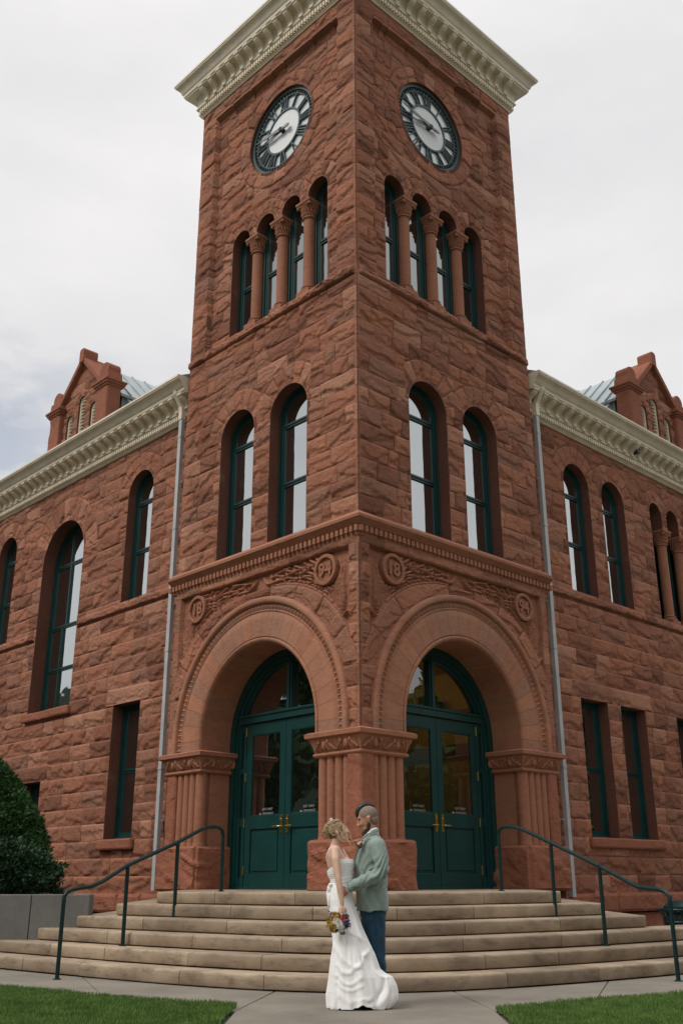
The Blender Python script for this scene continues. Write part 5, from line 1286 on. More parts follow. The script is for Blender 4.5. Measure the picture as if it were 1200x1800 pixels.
# ------------------------------------------------------------------ what the windows mirror: the street side behind the photographer
def big_tree(x, y, h, r, seed, label):
    t = empty('street_tree', (x, y, 0), 0, label, 'tree', 'trees across the lawn'); g = np.random.default_rng(seed); rr_ = random.Random(seed)
    b = MB(); b.lathe(0, 0, [(.38, 0), (.28, h*.2), (.2, h*.45), (.06, h*.8)], 10); tips = []
    for k in range(11):
        a = k*2.4+rr_.random(); z0 = h*(.22+.05*k); L = r*rr_.uniform(.6, .95); p = (L*math.cos(a), L*math.sin(a), z0+h*rr_.uniform(.12, .28)); b.tube([(0, 0, z0), (p[0]*.5, p[1]*.5, z0+.1*h), p], [.13, .08, .03], 6); tips.append(p)
    tr = b.build('trunk', M['bark'], t, smooth=True)
    C = np.array(tips+[(g.normal(0, r*.42), g.normal(0, r*.42), h*g.uniform(.25, .95)) for _ in range(22)]); n = 15000; i = g.integers(0, len(C), n)
    dv = g.normal(0, 1, (n, 3)); dv /= np.linalg.norm(dv, axis=1, keepdims=True); P = C[i]+dv*(r*.30*g.random(n)[:, None]**.4)*np.array([1, 1, .7]); P = P[P[:, 2] > h*.10]; 
    V, F = leaves(P, np.zeros_like(P)+[0, 0, .2], .42, g, .7); mk('crown', V, F, M['treeleaf'], t, attrs={'tone': np.repeat(g.random(len(P)), 4)})
TREES = [(-25, 6, 11, 4.6, 'tall broad green tree by the lawn on the left'), (-27, 14.5, 9.5, 4.6, 'bushy green tree farther along the lawn on the left'), (-24, 23, 12, 5, 'dense green tree at the far end of the left lawn'), (-33, 18, 13, 5, 'tall tree behind the others on the left'),
         (25, 5, 10, 4.6, 'broad added tree, unseen, by the lawn on the right'), (27, 14, 11, 4.8, 'bushy added tree, unseen, farther along the lawn on the right'), (25, 23.5, 10.5, 4.8, 'dense added tree, unseen, at the far end of the right lawn'), (-10, -22, 11, 4.8, 'round tree across the street behind the photographer'), (9, -24, 12, 5, 'spreading tree across the street behind the photographer')]  # right-hand trees added out of view to darken that door's reflection
for i, (x, y, h, r, lb) in enumerate(TREES): big_tree(x, y, h, r, 40+i, lb)
V = []; n = 90
for i in range(n+1):
    a = -math.pi*1.25+math.pi*1.5*i/n; hh = 40+42*float(fbm(np.array([a*2.2+9]), np.array([1.0]), 3, 4)[0])
    V += [(300*math.cos(a), 300*math.sin(a), -1), (330*math.cos(a), 330*math.sin(a), hh)]
mk('hills', V, [(2*i, 2*i+1, 2*i+3, 2*i+2) for i in range(n)], simple('wooded_hill', (.03, .05, .03), .9, nscale=.05))['kind'] = 'structure'
sheet('street', [(-200, -34), (200, -34), (200, -27), (-200, -27)], -.02, M['asphalt'])
# ------------------------------------------------------------------ the couple
M['skinb'] = simple('skin_pale', (.66, .42, .30), .5, nscale=14, nvar=.07); M['sking'] = simple('skin_tanned', (.46, .23, .145), .5, nscale=14, nvar=.1)
for k in ('skinb', 'sking'):
    b_ = M[k].node_tree.nodes['Principled BSDF']; b_.inputs['Subsurface Weight'].default_value = .12; b_.inputs['Subsurface Radius'].default_value = (.03, .012, .006)
M['blonde'] = simple('blonde_hair', (.34, .22, .115), .5, nscale=25, nvar=.35, bump=.4, bscale=180); M['blonde2'] = simple('blonde_hair_light', (.50, .36, .21), .45, nscale=30, nvar=.25)
M['darkblond'] = simple('dark_blonde_hair', (.15, .09, .045), .6, nscale=25, nvar=.3)
M['black'] = simple('black_hair', (.010, .010, .011), .45); M['shaved'] = simple('shaved_hair', (.23, .165, .13), .8, nscale=90, nvar=.25); M['beard'] = simple('beard', (.045, .028, .018), .8, nscale=60, nvar=.4, bump=.4, bscale=200)
def cloth(name, col, rough=.8, sheen=.3, nscale=9, nvar=.08, weave=420):
    m = simple(name, col, rough, nscale=nscale, nvar=nvar, bump=.12, bscale=weave); b = m.node_tree.nodes['Principled BSDF']; b.inputs['Sheen Weight'].default_value = sheen; b.inputs['Specular IOR Level'].default_value = .2; return m
M['jacket'] = cloth('sage_green_jacket', (.225, .285, .25), nscale=16, nvar=.12); M['denim'] = cloth('blue_denim', (.016, .050, .085), .85, .15, 14, .4); M['shirt'] = cloth('white_shirt', (.74, .76, .80)); M['dress'] = cloth('white_crepe', (.86, .85, .83), .75, .2, 4, .03)
M['shoe'] = simple('brown_leather', (.07, .035, .02), .45); M['eye'] = simple('eye', (.03, .02, .02), .2); M['lip'] = simple('lips', (.45, .16, .13), .45)
def ell(V, F, c, r, rot=None, nu=20, nv=14):
    b = len(V); mb = MB(); mb.ball((0, 0, 0), r, nu, nv)
    for v in mb.V:
        v = Vector(v); 
        if rot is not None: v = rot @ v
        V.append(tuple(v+Vector(c)))
    F += [[b+i for i in f] for f in mb.F]
def limb(V, F, pts, n=18):
    """pts: (x,y,z,r) or (x,y,z,rx,ry): tapered chain closed by balls"""
    P = [Vector(p[:3]) for p in pts]; b = len(V); m = len(P); ref = None
    for i, p in enumerate(P):
        t = (P[min(i+1, m-1)]-P[max(i-1, 0)]).normalized(); r = pts[i][3]; r2 = pts[i][4] if len(pts[i]) > 4 else r
        a = Vector((1, 0, 0)); a = (a-t*a.dot(t)); a = a.normalized() if a.length > .3 else (Vector((0, 0, 1))-t*t.z).normalized(); c = t.cross(a).normalized()
        for k in range(n):
            q = 2*math.pi*k/n; V.append(tuple(p+a*math.cos(q)*r+c*math.sin(q)*r2))
    for j in range(m-1): F += [[b+j*n+i, b+j*n+(i+1) % n, b+(j+1)*n+(i+1) % n, b+(j+1)*n+i] for i in range(n)]
    F += [[b+i for i in range(n-1, -1, -1)], [b+(m-1)*n+i for i in range(n)]]
    if len(pts[0]) == 4: ell(V, F, P[0], pts[0][3]*.98, None, 14, 10); ell(V, F, P[-1], pts[-1][3]*.98, None, 14, 10)
def remeshed(name, V, F, vox, mat, parent, off, smooth=4, disp=None):
    V = np.array(V, float)-np.array(off)
    o = mk(name+'_tmp', V, F, None, None, recalc=True)
    md = o.modifiers.new('r', 'REMESH'); md.mode = 'VOXEL'; md.voxel_size = vox
    sm = o.modifiers.new('s', 'SMOOTH'); sm.iterations = smooth; sm.factor = .6
    dg = bpy.context.evaluated_depsgraph_get(); me = bpy.data.meshes.new_from_object(o.evaluated_get(dg)); bpy.data.objects.remove(o)
    if disp is not None:
        n = len(me.vertices); co = np.empty(n*3, np.float32); me.vertices.foreach_get('co', co); co = co.reshape(-1, 3); nr = np.empty(n*3, np.float32); me.vertices.foreach_get('normal', nr); nr = nr.reshape(-1, 3)
        co = co+nr*disp(co+np.array(off))[:, None]; me.vertices.foreach_set('co', co.astype(np.float32).ravel()); me.update()
    me.materials.clear(); me.materials.append(mat); me.polygons.foreach_set('use_smooth', np.ones(len(me.polygons), bool)); me.name = name
    q = bpy.data.objects.new(name, me); return link(q, parent)
class Head:
    def __init__(s, origin, yaw, pitch, scale): s.o = Vector(origin); s.R = Matrix.Rotation(yaw, 3, 'Z') @ Matrix.Rotation(pitch, 3, 'Y'); s.s = scale
    def p(s, x, y, z): return tuple(s.o+s.R @ Vector((x, y, z))*s.s)
    def e(s, V, F, c, r, rot=None):
        ell(V, F, s.p(*c), tuple(a*s.s for a in r), s.R if rot is None else s.R @ rot)
def head_shapes(h, V, F, fem):
    h.e(V, F, (-.012, 0, .045), (.100, .076, .093)); h.e(V, F, (.028, 0, -.005), (.068, .064, .095)); h.e(V, F, (.035, 0, -.068), (.052, .050 if fem else .056, .045))
    h.e(V, F, (.074, 0, -.098), (.022, .024, .018)); h.e(V, F, (.077, 0, .042), (.020, .050, .018)); h.e(V, F, (.070, .032, -.018), (.022, .022, .022)); h.e(V, F, (.070, -.032, -.018), (.022, .022, .022))
    limb(V, F, [(*h.p(.088, 0, .032), .008*h.s), (*h.p(.102, 0, .005), .010*h.s), (*h.p(.114, 0, -.017), .013*h.s)], 10); h.e(V, F, (.102, .011, -.022), (.011, .008, .009)); h.e(V, F, (.102, -.011, -.022), (.011, .008, .009))
    h.e(V, F, (.086, 0, -.048), (.014, .024, .012)); h.e(V, F, (.084, 0, -.066), (.013, .022, .010))
    for s in (-1, 1): h.e(V, F, (-.006, s*.077, .0), (.018, .010, .031), Matrix.Rotation(-.25, 3, 'Y')); h.e(V, F, (-.012, s*.083, .012), (.014, .007, .016))
def hand(V, F, w, d, side, curl, palm_n, s=1.0):
    """w wrist, d direction of the fingers, side = across the palm towards the thumb, palm_n = the way the fingers close"""
    w, d, sd, pn = Vector(w), Vector(d).normalized(), Vector(side).normalized(), Vector(palm_n).normalized()
    for k in range(5): 
        c = w+d*(.02+.017*k)*s; ell(V, F, c, (.024*s, .024*s, .024*s) if k else (.022*s,)*3)
    for q in (-.028, -.010, .010, .028): limb(V, F, [(*(w+d*.03*s+sd*q*.8*s), .013*s), (*(w+d*.088*s+sd*q*s), .0115*s)], 10)
    for k, (q, L) in enumerate(((.030, .068), (.010, .076), (-.010, .070), (-.029, .055))):
        p = w+d*.088*s+sd*q*s; a = curl*.55; pts = [(*p, .0098*s)]; dd = d.copy()
        for f, frac in enumerate((.45, .32, .23)):
            dd = (d*math.cos(a)+pn*math.sin(a)).normalized(); p = p+dd*L*frac*s; pts.append((*p, (.0092-.0008*f)*s)); a += curl*.6
        limb(V, F, pts, 10)
    p = w+d*.035*s+sd*.030*s; q = p+(d*.6+sd*.75+pn*.35*curl)*.034*s; r_ = q+(d*.85+sd*.25+pn*.6*curl)*.028*s; limb(V, F, [(*p, .0125*s), (*q, .0110*s), (*r_, .0092*s)], 10)
# ---- groom
GO = (.22, 10.50, 0)
G = empty('person', GO, 0, 'man in a sage green jacket and blue jeans, dark hair on top, facing the bride', 'person')
hd = Head((.172, 10.49, 1.682), math.pi, R(19), 1.02)
V, F = [], []; head_shapes(hd, V, F, False)
limb(V, F, [(.182, 10.49, 1.66, .054), (.203, 10.49, 1.58, .053), (.218, 10.49, 1.50, .058), (.225, 10.49, 1.42, .08)])
limb(V, F, [(.22, 10.49, 1.46, .07, .17), (.205, 10.49, 1.30, .12, .17), (.205, 10.49, 1.05, .12, .15), (.21, 10.49, .90, .12, .16)])
for sy_, kn in ((-1, (.235, .50)), (1, (.17, .50))): limb(V, F, [(.215, 10.49+sy_*.09, .92, .085), (kn[0], 10.49+sy_*.10, kn[1], .055), (.245 if sy_ < 0 else .20, 10.49+sy_*.10, .10, .045)])
limb(V, F, [(.26, 10.29, 1.42, .05), (.292, 10.235, 1.19, .043), (.10, 10.21, 1.10, .036), (-.02, 10.205, 1.035, .028)])
hand(V, F, (-.018, 10.205, 1.035), (-1, .12, -.62), (-.3, -.1, .9), .75, (0, .9, -.3), 1.0)
limb(V, F, [(.26, 10.69, 1.42, .05), (.22, 10.74, 1.19, .043), (.04, 10.70, 1.12, .036), (-.10, 10.62, 1.10, .028)])
hand(V, F, (-.10, 10.62, 1.10), (-.75, -.65, 0), (.0, 0, 1), .7, (.4, -.9, 0), 1.0)
gb = remeshed('body', V, F, .0055, M['sking'], G, GO, 3)
V, F = [], []
limb(V, F, [(.226, 10.49, 1.555, .052, .060), (.224, 10.49, 1.53, .070, .085), (.222, 10.49, 1.50, .092, .135), (.218, 10.49, 1.462, .115, .205), (.212, 10.49, 1.42, .138, .222), (.198, 10.49, 1.33, .158, .222), (.192, 10.49, 1.22, .166, .215), (.196, 10.49, 1.08, .163, .207), (.203, 10.49, .96, .160, .212), (.207, 10.49, .832, .155, .218)], 40)
for s in (-1, 1): ell(V, F, (.245, 10.49+s*.185, 1.425), (.088, .070, .078))
limb(V, F, [(.262, 10.285, 1.43, .078), (.292, 10.245, 1.31, .074), (.300, 10.225, 1.20, .070), (.250, 10.215, 1.150, .066), (.12, 10.205, 1.105, .058), (.005, 10.205, 1.055, .050)], 24)
limb(V, F, [(.262, 10.695, 1.43, .075), (.25, 10.745, 1.20, .066), (.15, 10.74, 1.14, .06), (.0, 10.66, 1.11, .050)], 24)
def jd_(P):
    x, y, z = P[:, 0], P[:, 1], P[:, 2]; near = y < 10.33
    d = .004*(fbm(x*9+y*5, z*7, 3, 3)-.5)
    ea = np.hypot(x-.27, z-1.17); d = d+np.where(near, np.exp(-(ea/.12)**2)*.013*np.sin((z*.8-x*1.1+.03*np.sin(x*30))*95), 0)
    fo = near & (x < .26) & (z < 1.2); d = d+np.where(fo, .004*np.sin((x*1.0+z*.5)*75+3*fbm(x*8, z*8, 5, 2)), 0)
    d = d+np.where(z < 1.05, .006*np.sin(x*38+z*9), 0)
    return d
jk = remeshed('jacket', V, F, .0065, M['jacket'], G, GO, 5, jd_)
# jacket details: lapel, edge, pocket, buttons, vent line
m = MB(); y0 = 10.49
m.add([(.150, 10.352, 1.535), (.098, 10.335, 1.475), (.072, 10.320, 1.40), (.040, 10.335, 1.30), (.030, 10.36, 1.24), (.062, 10.300, 1.38), (.108, 10.285, 1.46), (.128, 10.290, 1.478), (.118, 10.292, 1.492), (.175, 10.315, 1.545)], [tuple(range(10))])
V2 = list(m.V); n = len(V2); m.V = V2+[(x-.012, y-.012, z) for x, y, z in V2]; m.F = [tuple(range(n)), tuple(range(2*n-1, n-1, -1))]+[(i, (i+1) % n, (i+1) % n+n, i+n) for i in range(n)]
m.build('lapel', M['jacket'], jk, off=GO)
m = MB(); m.tube([(.280, 10.47, 1.575), (.262, 10.425, 1.575), (.215, 10.405, 1.560), (.165, 10.382, 1.532), (.128, 10.350, 1.498)], [.005, .008, .009, .008, .004], 6); m.build('collar_fold', M['jacket'], jk, smooth=True, off=GO)
for k in range(3):
    m = MB(); m.ball((.028+.022*k, 10.158+.004*k, 1.030+.010*k), .006, 8, 6); m.build('button', M['beard'], jk, off=GO)
V, F = [], []
limb(V, F, [(.218, 10.49, 1.588, .054, .056), (.222, 10.49, 1.555, .058, .062), (.215, 10.49, 1.51, .075, .085), (.19, 10.49, 1.44, .10, .13), (.165, 10.49, 1.32, .12, .13)], 30); limb(V, F, [(.015, 10.205, 1.060, .043), (-.018, 10.205, 1.040, .040)], 20)
sh = remeshed('shirt', V, F, .006, M['shirt'], G, GO, 2)
m = MB(); m.tube([(.272, 10.475, 1.592), (.255, 10.435, 1.597), (.215, 10.425, 1.585), (.175, 10.428, 1.552), (.148, 10.445, 1.528), (.13, 10.455, 1.505)], [.006, .009, .011, .011, .010, .005], 8); m.build('collar', M['shirt'], sh, smooth=True, off=GO)
V, F = [], []
limb(V, F, [(.21, 10.49, .98, .14, .17), (.212, 10.49, .86, .135, .175), (.215, 10.49, .78, .128, .17)], 30)
limb(V, F, [(.215, 10.405, .86, .118, .095), (.222, 10.40, .70, .108, .088), (.235, 10.395, .50, .088, .078), (.248, 10.39, .30, .084, .076), (.252, 10.39, .09, .080, .074)], 24)
limb(V, F, [(.205, 10.575, .86, .11, .095), (.18, 10.585, .50, .085, .078), (.205, 10.59, .09, .078, .074)], 24)
def dn(P):
    x, z = P[:, 0], P[:, 2]; return .005*np.sin(z*42+x*30+4*fbm(x*6, z*5, 4, 2))*sst(.7, .3, z)+.006*(fbm(x*8, z*6, 8, 3)-.5)
dj = remeshed('jeans', V, F, .0065, M['denim'], G, GO, 4, dn)
m = MB(); m.tube([(.215, 10.305, .80), (.225, 10.303, .70), (.237, 10.312, .50), (.25, 10.308, .30), (.255, 10.310, .10)], .004, 5); m.build('seam', M['denim'], dj, off=GO)
for s, x in ((-1, .24), (1, .20)):
    V, F = [], []; y = 10.49+s*.098; limb(V, F, [(x+.03, y, .055, .05), (x-.04, y, .050, .047), (x-.13, y-.005, .036, .042), (x-.19, y-.005, .030, .034)], 16); ell(V, F, (x-.07, y, .018), (.15, .046, .018))
    remeshed('shoe', V, F, .006, M['shoe'], G, GO, 2)
# hair: shaved sides, black strip on top, beard
def scalp(h, name, mat, par, off, test, grow=1.02, vox=.005, extra=None, dsp=None):
    V, F = [], []; h.e(V, F, (-.012, 0, .045), (.100*grow, .076*grow, .093*grow))
    h.e(V, F, (-.03, 0, -.01), (.070*grow, .066*grow, .07*grow))
    if extra: extra(V, F)
    # keep only the wanted patch by deleting faces after the union
    V = np.array(V)-np.array(off); o = mk('t', V, F, None, None, recalc=True); md = o.modifiers.new('r', 'REMESH'); md.mode = 'VOXEL'; md.voxel_size = vox
    dg = bpy.context.evaluated_depsgraph_get(); me = bpy.data.meshes.new_from_object(o.evaluated_get(dg)); bpy.data.objects.remove(o)
    bm = bmesh.new(); bm.from_mesh(me); inv = h.R.inverted()
    kill = [f for f in bm.faces if not test(inv @ (Vector(f.calc_center_median())+Vector(off)-h.o)/h.s)]
    bmesh.ops.delete(bm, geom=kill, context='FACES'); bm.to_mesh(me); bm.free(); me.materials.clear(); me.materials.append(mat); me.polygons.foreach_set('use_smooth', np.ones(len(me.polygons), bool))
    q = bpy.data.objects.new(name, me); link(q, par); sol = q.modifiers.new('s', 'SOLIDIFY'); sol.thickness = .004; sol.offset = -1; return q
scalp(hd, 'shaved_hair', M['shaved'], G, GO, lambda p: (p.z > .0+max(0, p.x)*.9 and p.x < .062 and not (p.x > .0 and p.z < .035)) or (p.x < -.035 and p.z > -.055), 1.006)
V, F = [], []
for i in range(15):
    a = R(20+i*8.6); c = (-.012+.100*math.cos(a)*1.0, 0, .045+.096*math.sin(a)); t = i/14; w_ = .040*math.sin(math.pi*min(1, .25+.75*t*.9))**.5; hh = .027*(1-.8*t); hd.e(V, F, c, (.020, max(.012, w_), .014+hh), Matrix.Rotation(-(a-math.pi/2)*.0, 3, 'Y'))
def hdz(P): return .0012*np.sin(P[:, 1]*900+P[:, 0]*60)
remeshed('hair', V, F, .0045, M['black'], G, GO, 2, hdz)
V, F = [], []
for s in (-1, 1):
    for (x, z, r_) in ((.010, -.045, .020), (.020, -.065, .024), (.035, -.082, .026), (.052, -.095, .026), (.068, -.105, .024)): hd.e(V, F, (x, s*(.052-.4*max(0, x-.01)), z), (r_, .014, r_))
hd.e(V, F, (.078, 0, -.108), (.024, .032, .026)); hd.e(V, F, (.060, 0, -.115), (.03, .034, .020)); hd.e(V, F, (.094, 0, -.038), (.008, .026, .006))
remeshed('beard', V, F, .0045, M['beard'], G, GO, 2, lambda P: .002*np.sin(P[:, 2]*400+P[:, 0]*300))
for s in (-1, 1):
    m = MB(); c = hd.p(.082, s*.031, .020); m.ball(c, .008, 8, 6); c2 = hd.p(.088, s*.032, .036); m.tube([hd.p(.086, s*.016, .036), hd.p(.088, s*.034, .041), hd.p(.074, s*.050, .034)], .0035, 6); m.build('eye', M['eye'], G, off=GO)
# boutonniere on the lapel
m = MB()
BT = Vector((.078, 10.285, 1.435)); bo = empty('boutonniere', tuple(BT), 0); bo.parent = G; bo.location = BT-Vector(GO)
pet = MB(); pet.ball((0, -.012, .012), (.018, .012, .018), 10, 8); pet.ball((.016, -.008, .026), (.012, .010, .012), 8, 6); pet.build('flower', simple('peach_petals', (.62, .36, .24), .6), bo, smooth=True)
pet = MB(); pet.ball((-.014, -.008, -.004), (.014, .010, .013), 8, 6); pet.ball((.012, -.009, -.012), (.012, .009, .012), 8, 6); pet.build('flower', simple('plum_petals', (.10, .03, .07), .6), bo, smooth=True)
pet = MB(); 
for k in range(6): a = -1.2+k*.5; pet.ball((.026*math.cos(a), .0, .026*math.sin(a)+.004), (.010, .004, .014), 6, 5)
pet.tube([(0, -.004, -.012), (-.006, -.004, -.045)], .004, 6); pet.build('leaf', simple('boutonniere_leaf', (.03, .06, .03), .6), bo)
# ---- bride
BO = (-.10, 10.38, 0)
B = empty('person', BO, 0, 'woman in a long white strapless wedding dress, blonde hair in an updo, facing the man', 'person')
hb = Head((-.130, 10.38, 1.556), 0, R(-15), .90)
V, F = [], []; head_shapes(hb, V, F, True)
limb(V, F, [(-.150, 10.37, 1.54, .043), (-.158, 10.375, 1.48, .042), (-.160, 10.38, 1.43, .048), (-.150, 10.38, 1.38, .06)])
limb(V, F, [(-.158, 10.38, 1.425, .046, .085), (-.160, 10.38, 1.395, .065, .145), (-.153, 10.38, 1.34, .086, .150), (-.125, 10.38, 1.27, .110, .135), (-.110, 10.38, 1.20, .098, .122), (-.092, 10.38, 1.11, .085, .108), (-.10, 10.38, 1.03, .105, .135), (-.10, 10.38, .93, .115, .155)], 30)
for s in (-1, 1): ell(V, F, (-.052, 10.38+s*.062, 1.275), (.055, .052, .050)); ell(V, F, (-.158, 10.38+s*.142, 1.388), (.046, .042, .044))
limb(V, F, [(-.158, 10.235, 1.385, .043), (-.150, 10.195, 1.30, .042), (-.132, 10.165, 1.17, .034), (-.122, 10.155, 1.125, .033), (-.108, 10.150, 1.04, .031), (-.092, 10.150, .94, .024), (-.086, 10.150, .895, .0205)])
hand(V, F, (-.086, 10.150, .895), (-.10, -.05, -1), (1, -.25, 0), 1.25, (-.35, .8, 0), .86)
limb(V, F, [(-.158, 10.525, 1.385, .043), (-.11, 10.60, 1.20, .034), (.0, 10.66, 1.22, .030), (.09, 10.68, 1.28, .022)])
hand(V, F, (.09, 10.68, 1.28), (.9, .1, .4), (0, 0, 1), .5, (.2, -.9, 0), .86)
limb(V, F, [(-.10, 10.30, .92, .08), (-.09, 10.31, .50, .05), (-.08, 10.31, .08, .035)]); limb(V, F, [(-.10, 10.46, .92, .08), (-.07, 10.45, .50, .05), (-.02, 10.44, .08, .035)])
remeshed('body', V, F, .0052, M['skinb'], B, BO, 3)
# bodice and wrapped bands
def ringloft(name, rings, mat, par, off, n=120, ztop=None, dsp=None, yfun=None):
    V = []; F = []
    for (cx, cy, z, rx, ry) in rings:
        for k in range(n):
            a = 2*math.pi*k/n; V.append([cx+rx*math.cos(a), cy+ry*math.sin(a), z+(ztop(a, z) if ztop else 0)])
    m_ = len(rings)
    V = np.array(V)
    if dsp is not None: V = dsp(V.reshape(m_, n, 3)).reshape(-1, 3)
    for j in range(m_-1): F += [(j*n+i, j*n+(i+1) % n, (j+1)*n+(i+1) % n, (j+1)*n+i) for i in range(n)]
    o = mk(name, V-np.array(off), F, mat, par, smooth=True); s = o.modifiers.new('s', 'SOLIDIFY'); s.thickness = .004; s.offset = -1; return o
def interp(rings, z):
    R_ = sorted(rings, key=lambda r: r[2]); zs = [r[2] for r in R_]; return [float(np.interp(z, zs, [r[i] for r in R_])) for i in (0, 1, 3, 4)]
TB_ = [(-.100, 10.38, .95, .124, .165), (-.098, 10.38, 1.03, .113, .143), (-.090, 10.38, 1.10, .094, .117), (-.098, 10.38, 1.17, .105, .125), (-.103, 10.38, 1.22, .117, .138), (-.100, 10.38, 1.27, .128, .145), (-.112, 10.38, 1.31, .118, .142)]
def bod(P):
    x, z = P[..., 0], P[..., 2]; a = np.arctan2(P[..., 1]-10.38, P[..., 0]+.1); d = .004*np.abs(np.sin(z*190+2.2*np.cos(a)+3*fbm(a*2, z*20, 4, 2)))
    P = P.copy(); P[..., 0] += np.cos(a)*d; P[..., 1] += np.sin(a)*d; return P
rg_ = [];
for z in np.linspace(1.05, 1.305, 60): cx, cy, rx, ry = interp(TB_, z); rg_.append((cx, cy, z, rx+.004, ry+.004))
def ztop(a, z): t = (z-1.05)/.255; back = max(0, -math.cos(a))**.8; return -t*.105*back
dr = ringloft('dress', rg_, M['dress'], B, BO, 120, ztop, bod)
rg_ = []
for z in np.linspace(1.085, 1.130, 14): cx, cy, rx, ry = interp(TB_, z); rg_.append((cx, cy, z, rx+.010, ry+.010))
ringloft('sash', rg_, M['dress'], dr, BO, 120, lambda a, z: .02*math.cos(a), bod)
# skirt blown towards the man
LE = [(1.10, -.186), (1.04, -.215), (.94, -.222), (.80, -.205), (.62, -.180), (.54, -.176), (.42, -.198), (.27, -.208), (.11, -.232), (.02, -.226), (0, -.222)]
RE = [(1.10, .008), (1.0, .010), (.925, .014), (.80, .060), (.665, .110), (.555, .162), (.46, .212), (.345, .250), (.27, .283), (.165, .305), (.08, .312), (.0, .29)]
FB = [(1.1, 0), (.33, 0), (.292, .035), (.265, .085), (.20, .108), (.11, .113), (.05, .098), (0, .06)]
CYs = [(1.10, 10.38), (.9, 10.36), (.6, 10.27), (.3, 10.22), (0, 10.20)]; RY = [(1.10, .115), (1.0, .145), (.9, .160), (.6, .135), (.3, .150), (0, .165)]
def tab(t, z): t = sorted(t); return float(np.interp(z, [a for a, b in t], [b for a, b in t]))
zq = lambda y: .018+(1765-y)*.00497
def fp(pts): return [((540+x/6.316-618.2)*.00535, zq(1580+y/6.316)) for x, y in pts]
FOLDS = [(fp([(380, 400), (372, 520), (355, 660), (330, 850), (318, 1050), (300, 1150)]), .020, .022), (fp([(300, 520), (350, 590), (400, 650), (500, 738), (555, 742), (612, 695), (640, 610)]), .017, .020), (fp([(340, 720), (395, 790), (470, 806), (525, 755), (560, 730)]), .016, .020),
         (fp([(330, 830), (420, 915), (500, 925), (590, 850)]), .015, .016), (fp([(330, 905), (420, 975), (500, 990), (600, 940)]), .013, .012), (fp([(430, 380), (470, 500), (500, 700)]), .012, .016), (fp([(520, 440), (532, 600), (528, 720)]), .012, .016),
         (fp([(480, 365), (600, 430), (680, 500), (705, 545), (640, 610)]), .014, .026), (fp([(705, 545), (745, 640), (790, 760), (850, 835)]), .014, .030), (fp([(440, 0), (520, 200), (600, 400)]), .022, .012), (fp([(840, 850), (835, 980), (765, 1080), (690, 1135)]), .016, -.035),
         (fp([(880, 865), (905, 960), (850, 1080), (780, 1150)]), .018, .024), (fp([(930, 900), (950, 1040), (900, 1180)]), .015, .018), (fp([(300, 500), (290, 620), (280, 800), (255, 1000)]), .014, .018), (fp([(640, 620), (600, 800), (520, 1000), (470, 1180)]), .03, .010), (fp([(330, 1000), (420, 1080), (560, 1120), (680, 1090)]), .02, .010), (fp([(330, 120), (350, 260), (380, 400)]), .018, .014)]
def skirt(P):
    P = P.copy(); m_, n, _ = P.shape; x, y, z = P[..., 0].copy(), P[..., 1], P[..., 2]
    a = np.tile(2*np.pi*np.arange(n)/n, (m_, 1)); low = sst(1.05, .2, z)
    d = low*(.011*np.sin(a*9+z*3.0)+.004*np.sin(a*17-z*5+1.3*np.sin(z*5)))+.0012*np.sin(a*31+z*9)+low*.010*(fbm(np.cos(a)*3+5, z*4+np.sin(a)*3, 3, 3)-.5)
    fb = np.interp(z, [q[0] for q in sorted(FB)], [q[1] for q in sorted(FB)]); P[..., 0] += fb*np.clip(np.cos(a), 0, 1)**3; x = P[..., 0].copy()
    P[..., 0] += np.cos(a)*d*.8; P[..., 1] += np.sin(a)*d
    front = sst(.15, -.35, np.sin(a))
    for pts, w_, hgt in FOLDS:
        best = np.full(x.shape, 9.0)
        q0 = np.array(pts); tt = np.arange(len(q0)); ts = np.linspace(0, len(q0)-1, 6*len(q0)); q = np.stack([np.interp(ts, tt, q0[:, i]) for i in (0, 1)], -1)
        for _ in range(6): q[1:-1] = (q[:-2]+2*q[1:-1]+q[2:])/4
        for s, e in zip(q[:-1], q[1:]):
            dd = e-s; t = np.clip(((x-s[0])*dd[0]+(z-s[1])*dd[1])/(dd@dd), 0, 1); best = np.minimum(best, np.hypot(x-s[0]-t*dd[0], z-s[1]-t*dd[1]))
        P[..., 1] -= .42*front*hgt*np.exp(-(best/(w_*1.25))**2)
    # lift the hem where the shoe shows, ragged wind-blown hem
    hem = sst(.16, .0, z); P[..., 2] += hem*(.008*np.sin(a*11)+.004*np.sin(a*23+1))+hem*.045*np.exp(-((x-.105)/.05)**2)*front
    P[..., 2] = np.maximum(P[..., 2], .006)
    return P
rg_ = []
for z in np.concatenate([np.linspace(1.085, .30, 110), np.linspace(.295, .004, 60)]):
    l, r_ = tab(LE, z), tab(RE, z); rg_.append(((l+r_)/2, tab(CYs, z), z, (r_-l)/2, tab(RY, z)))
ringloft('skirt', rg_, M['dress'], dr, BO, 300, None, skirt)
V, F = [], []
for c, r_ in (((-.205, 10.33, 1.035), (.030, .05, .045)), ((-.222, 10.36, .985), (.022, .05, .06)), ((-.215, 10.30, .93), (.018, .03, .07)), ((-.20, 10.30, 1.07), (.02, .03, .022))): ell(V, F, c, r_)
remeshed('bow', V, F, .006, M['dress'], dr, BO, 4)
m = MB(); m.tube([(-.185, 10.345, 1.445), (-.215, 10.315, 1.40), (-.243, 10.30, 1.33), (-.235, 10.31, 1.27), (-.205, 10.33, 1.225)], .0035, 6); m.tube([(-.080, 10.32, 1.40), (-.05, 10.315, 1.35), (-.02, 10.32, 1.305)], .0035, 6); m.build('strap', M['dress'], dr, smooth=True, off=BO)
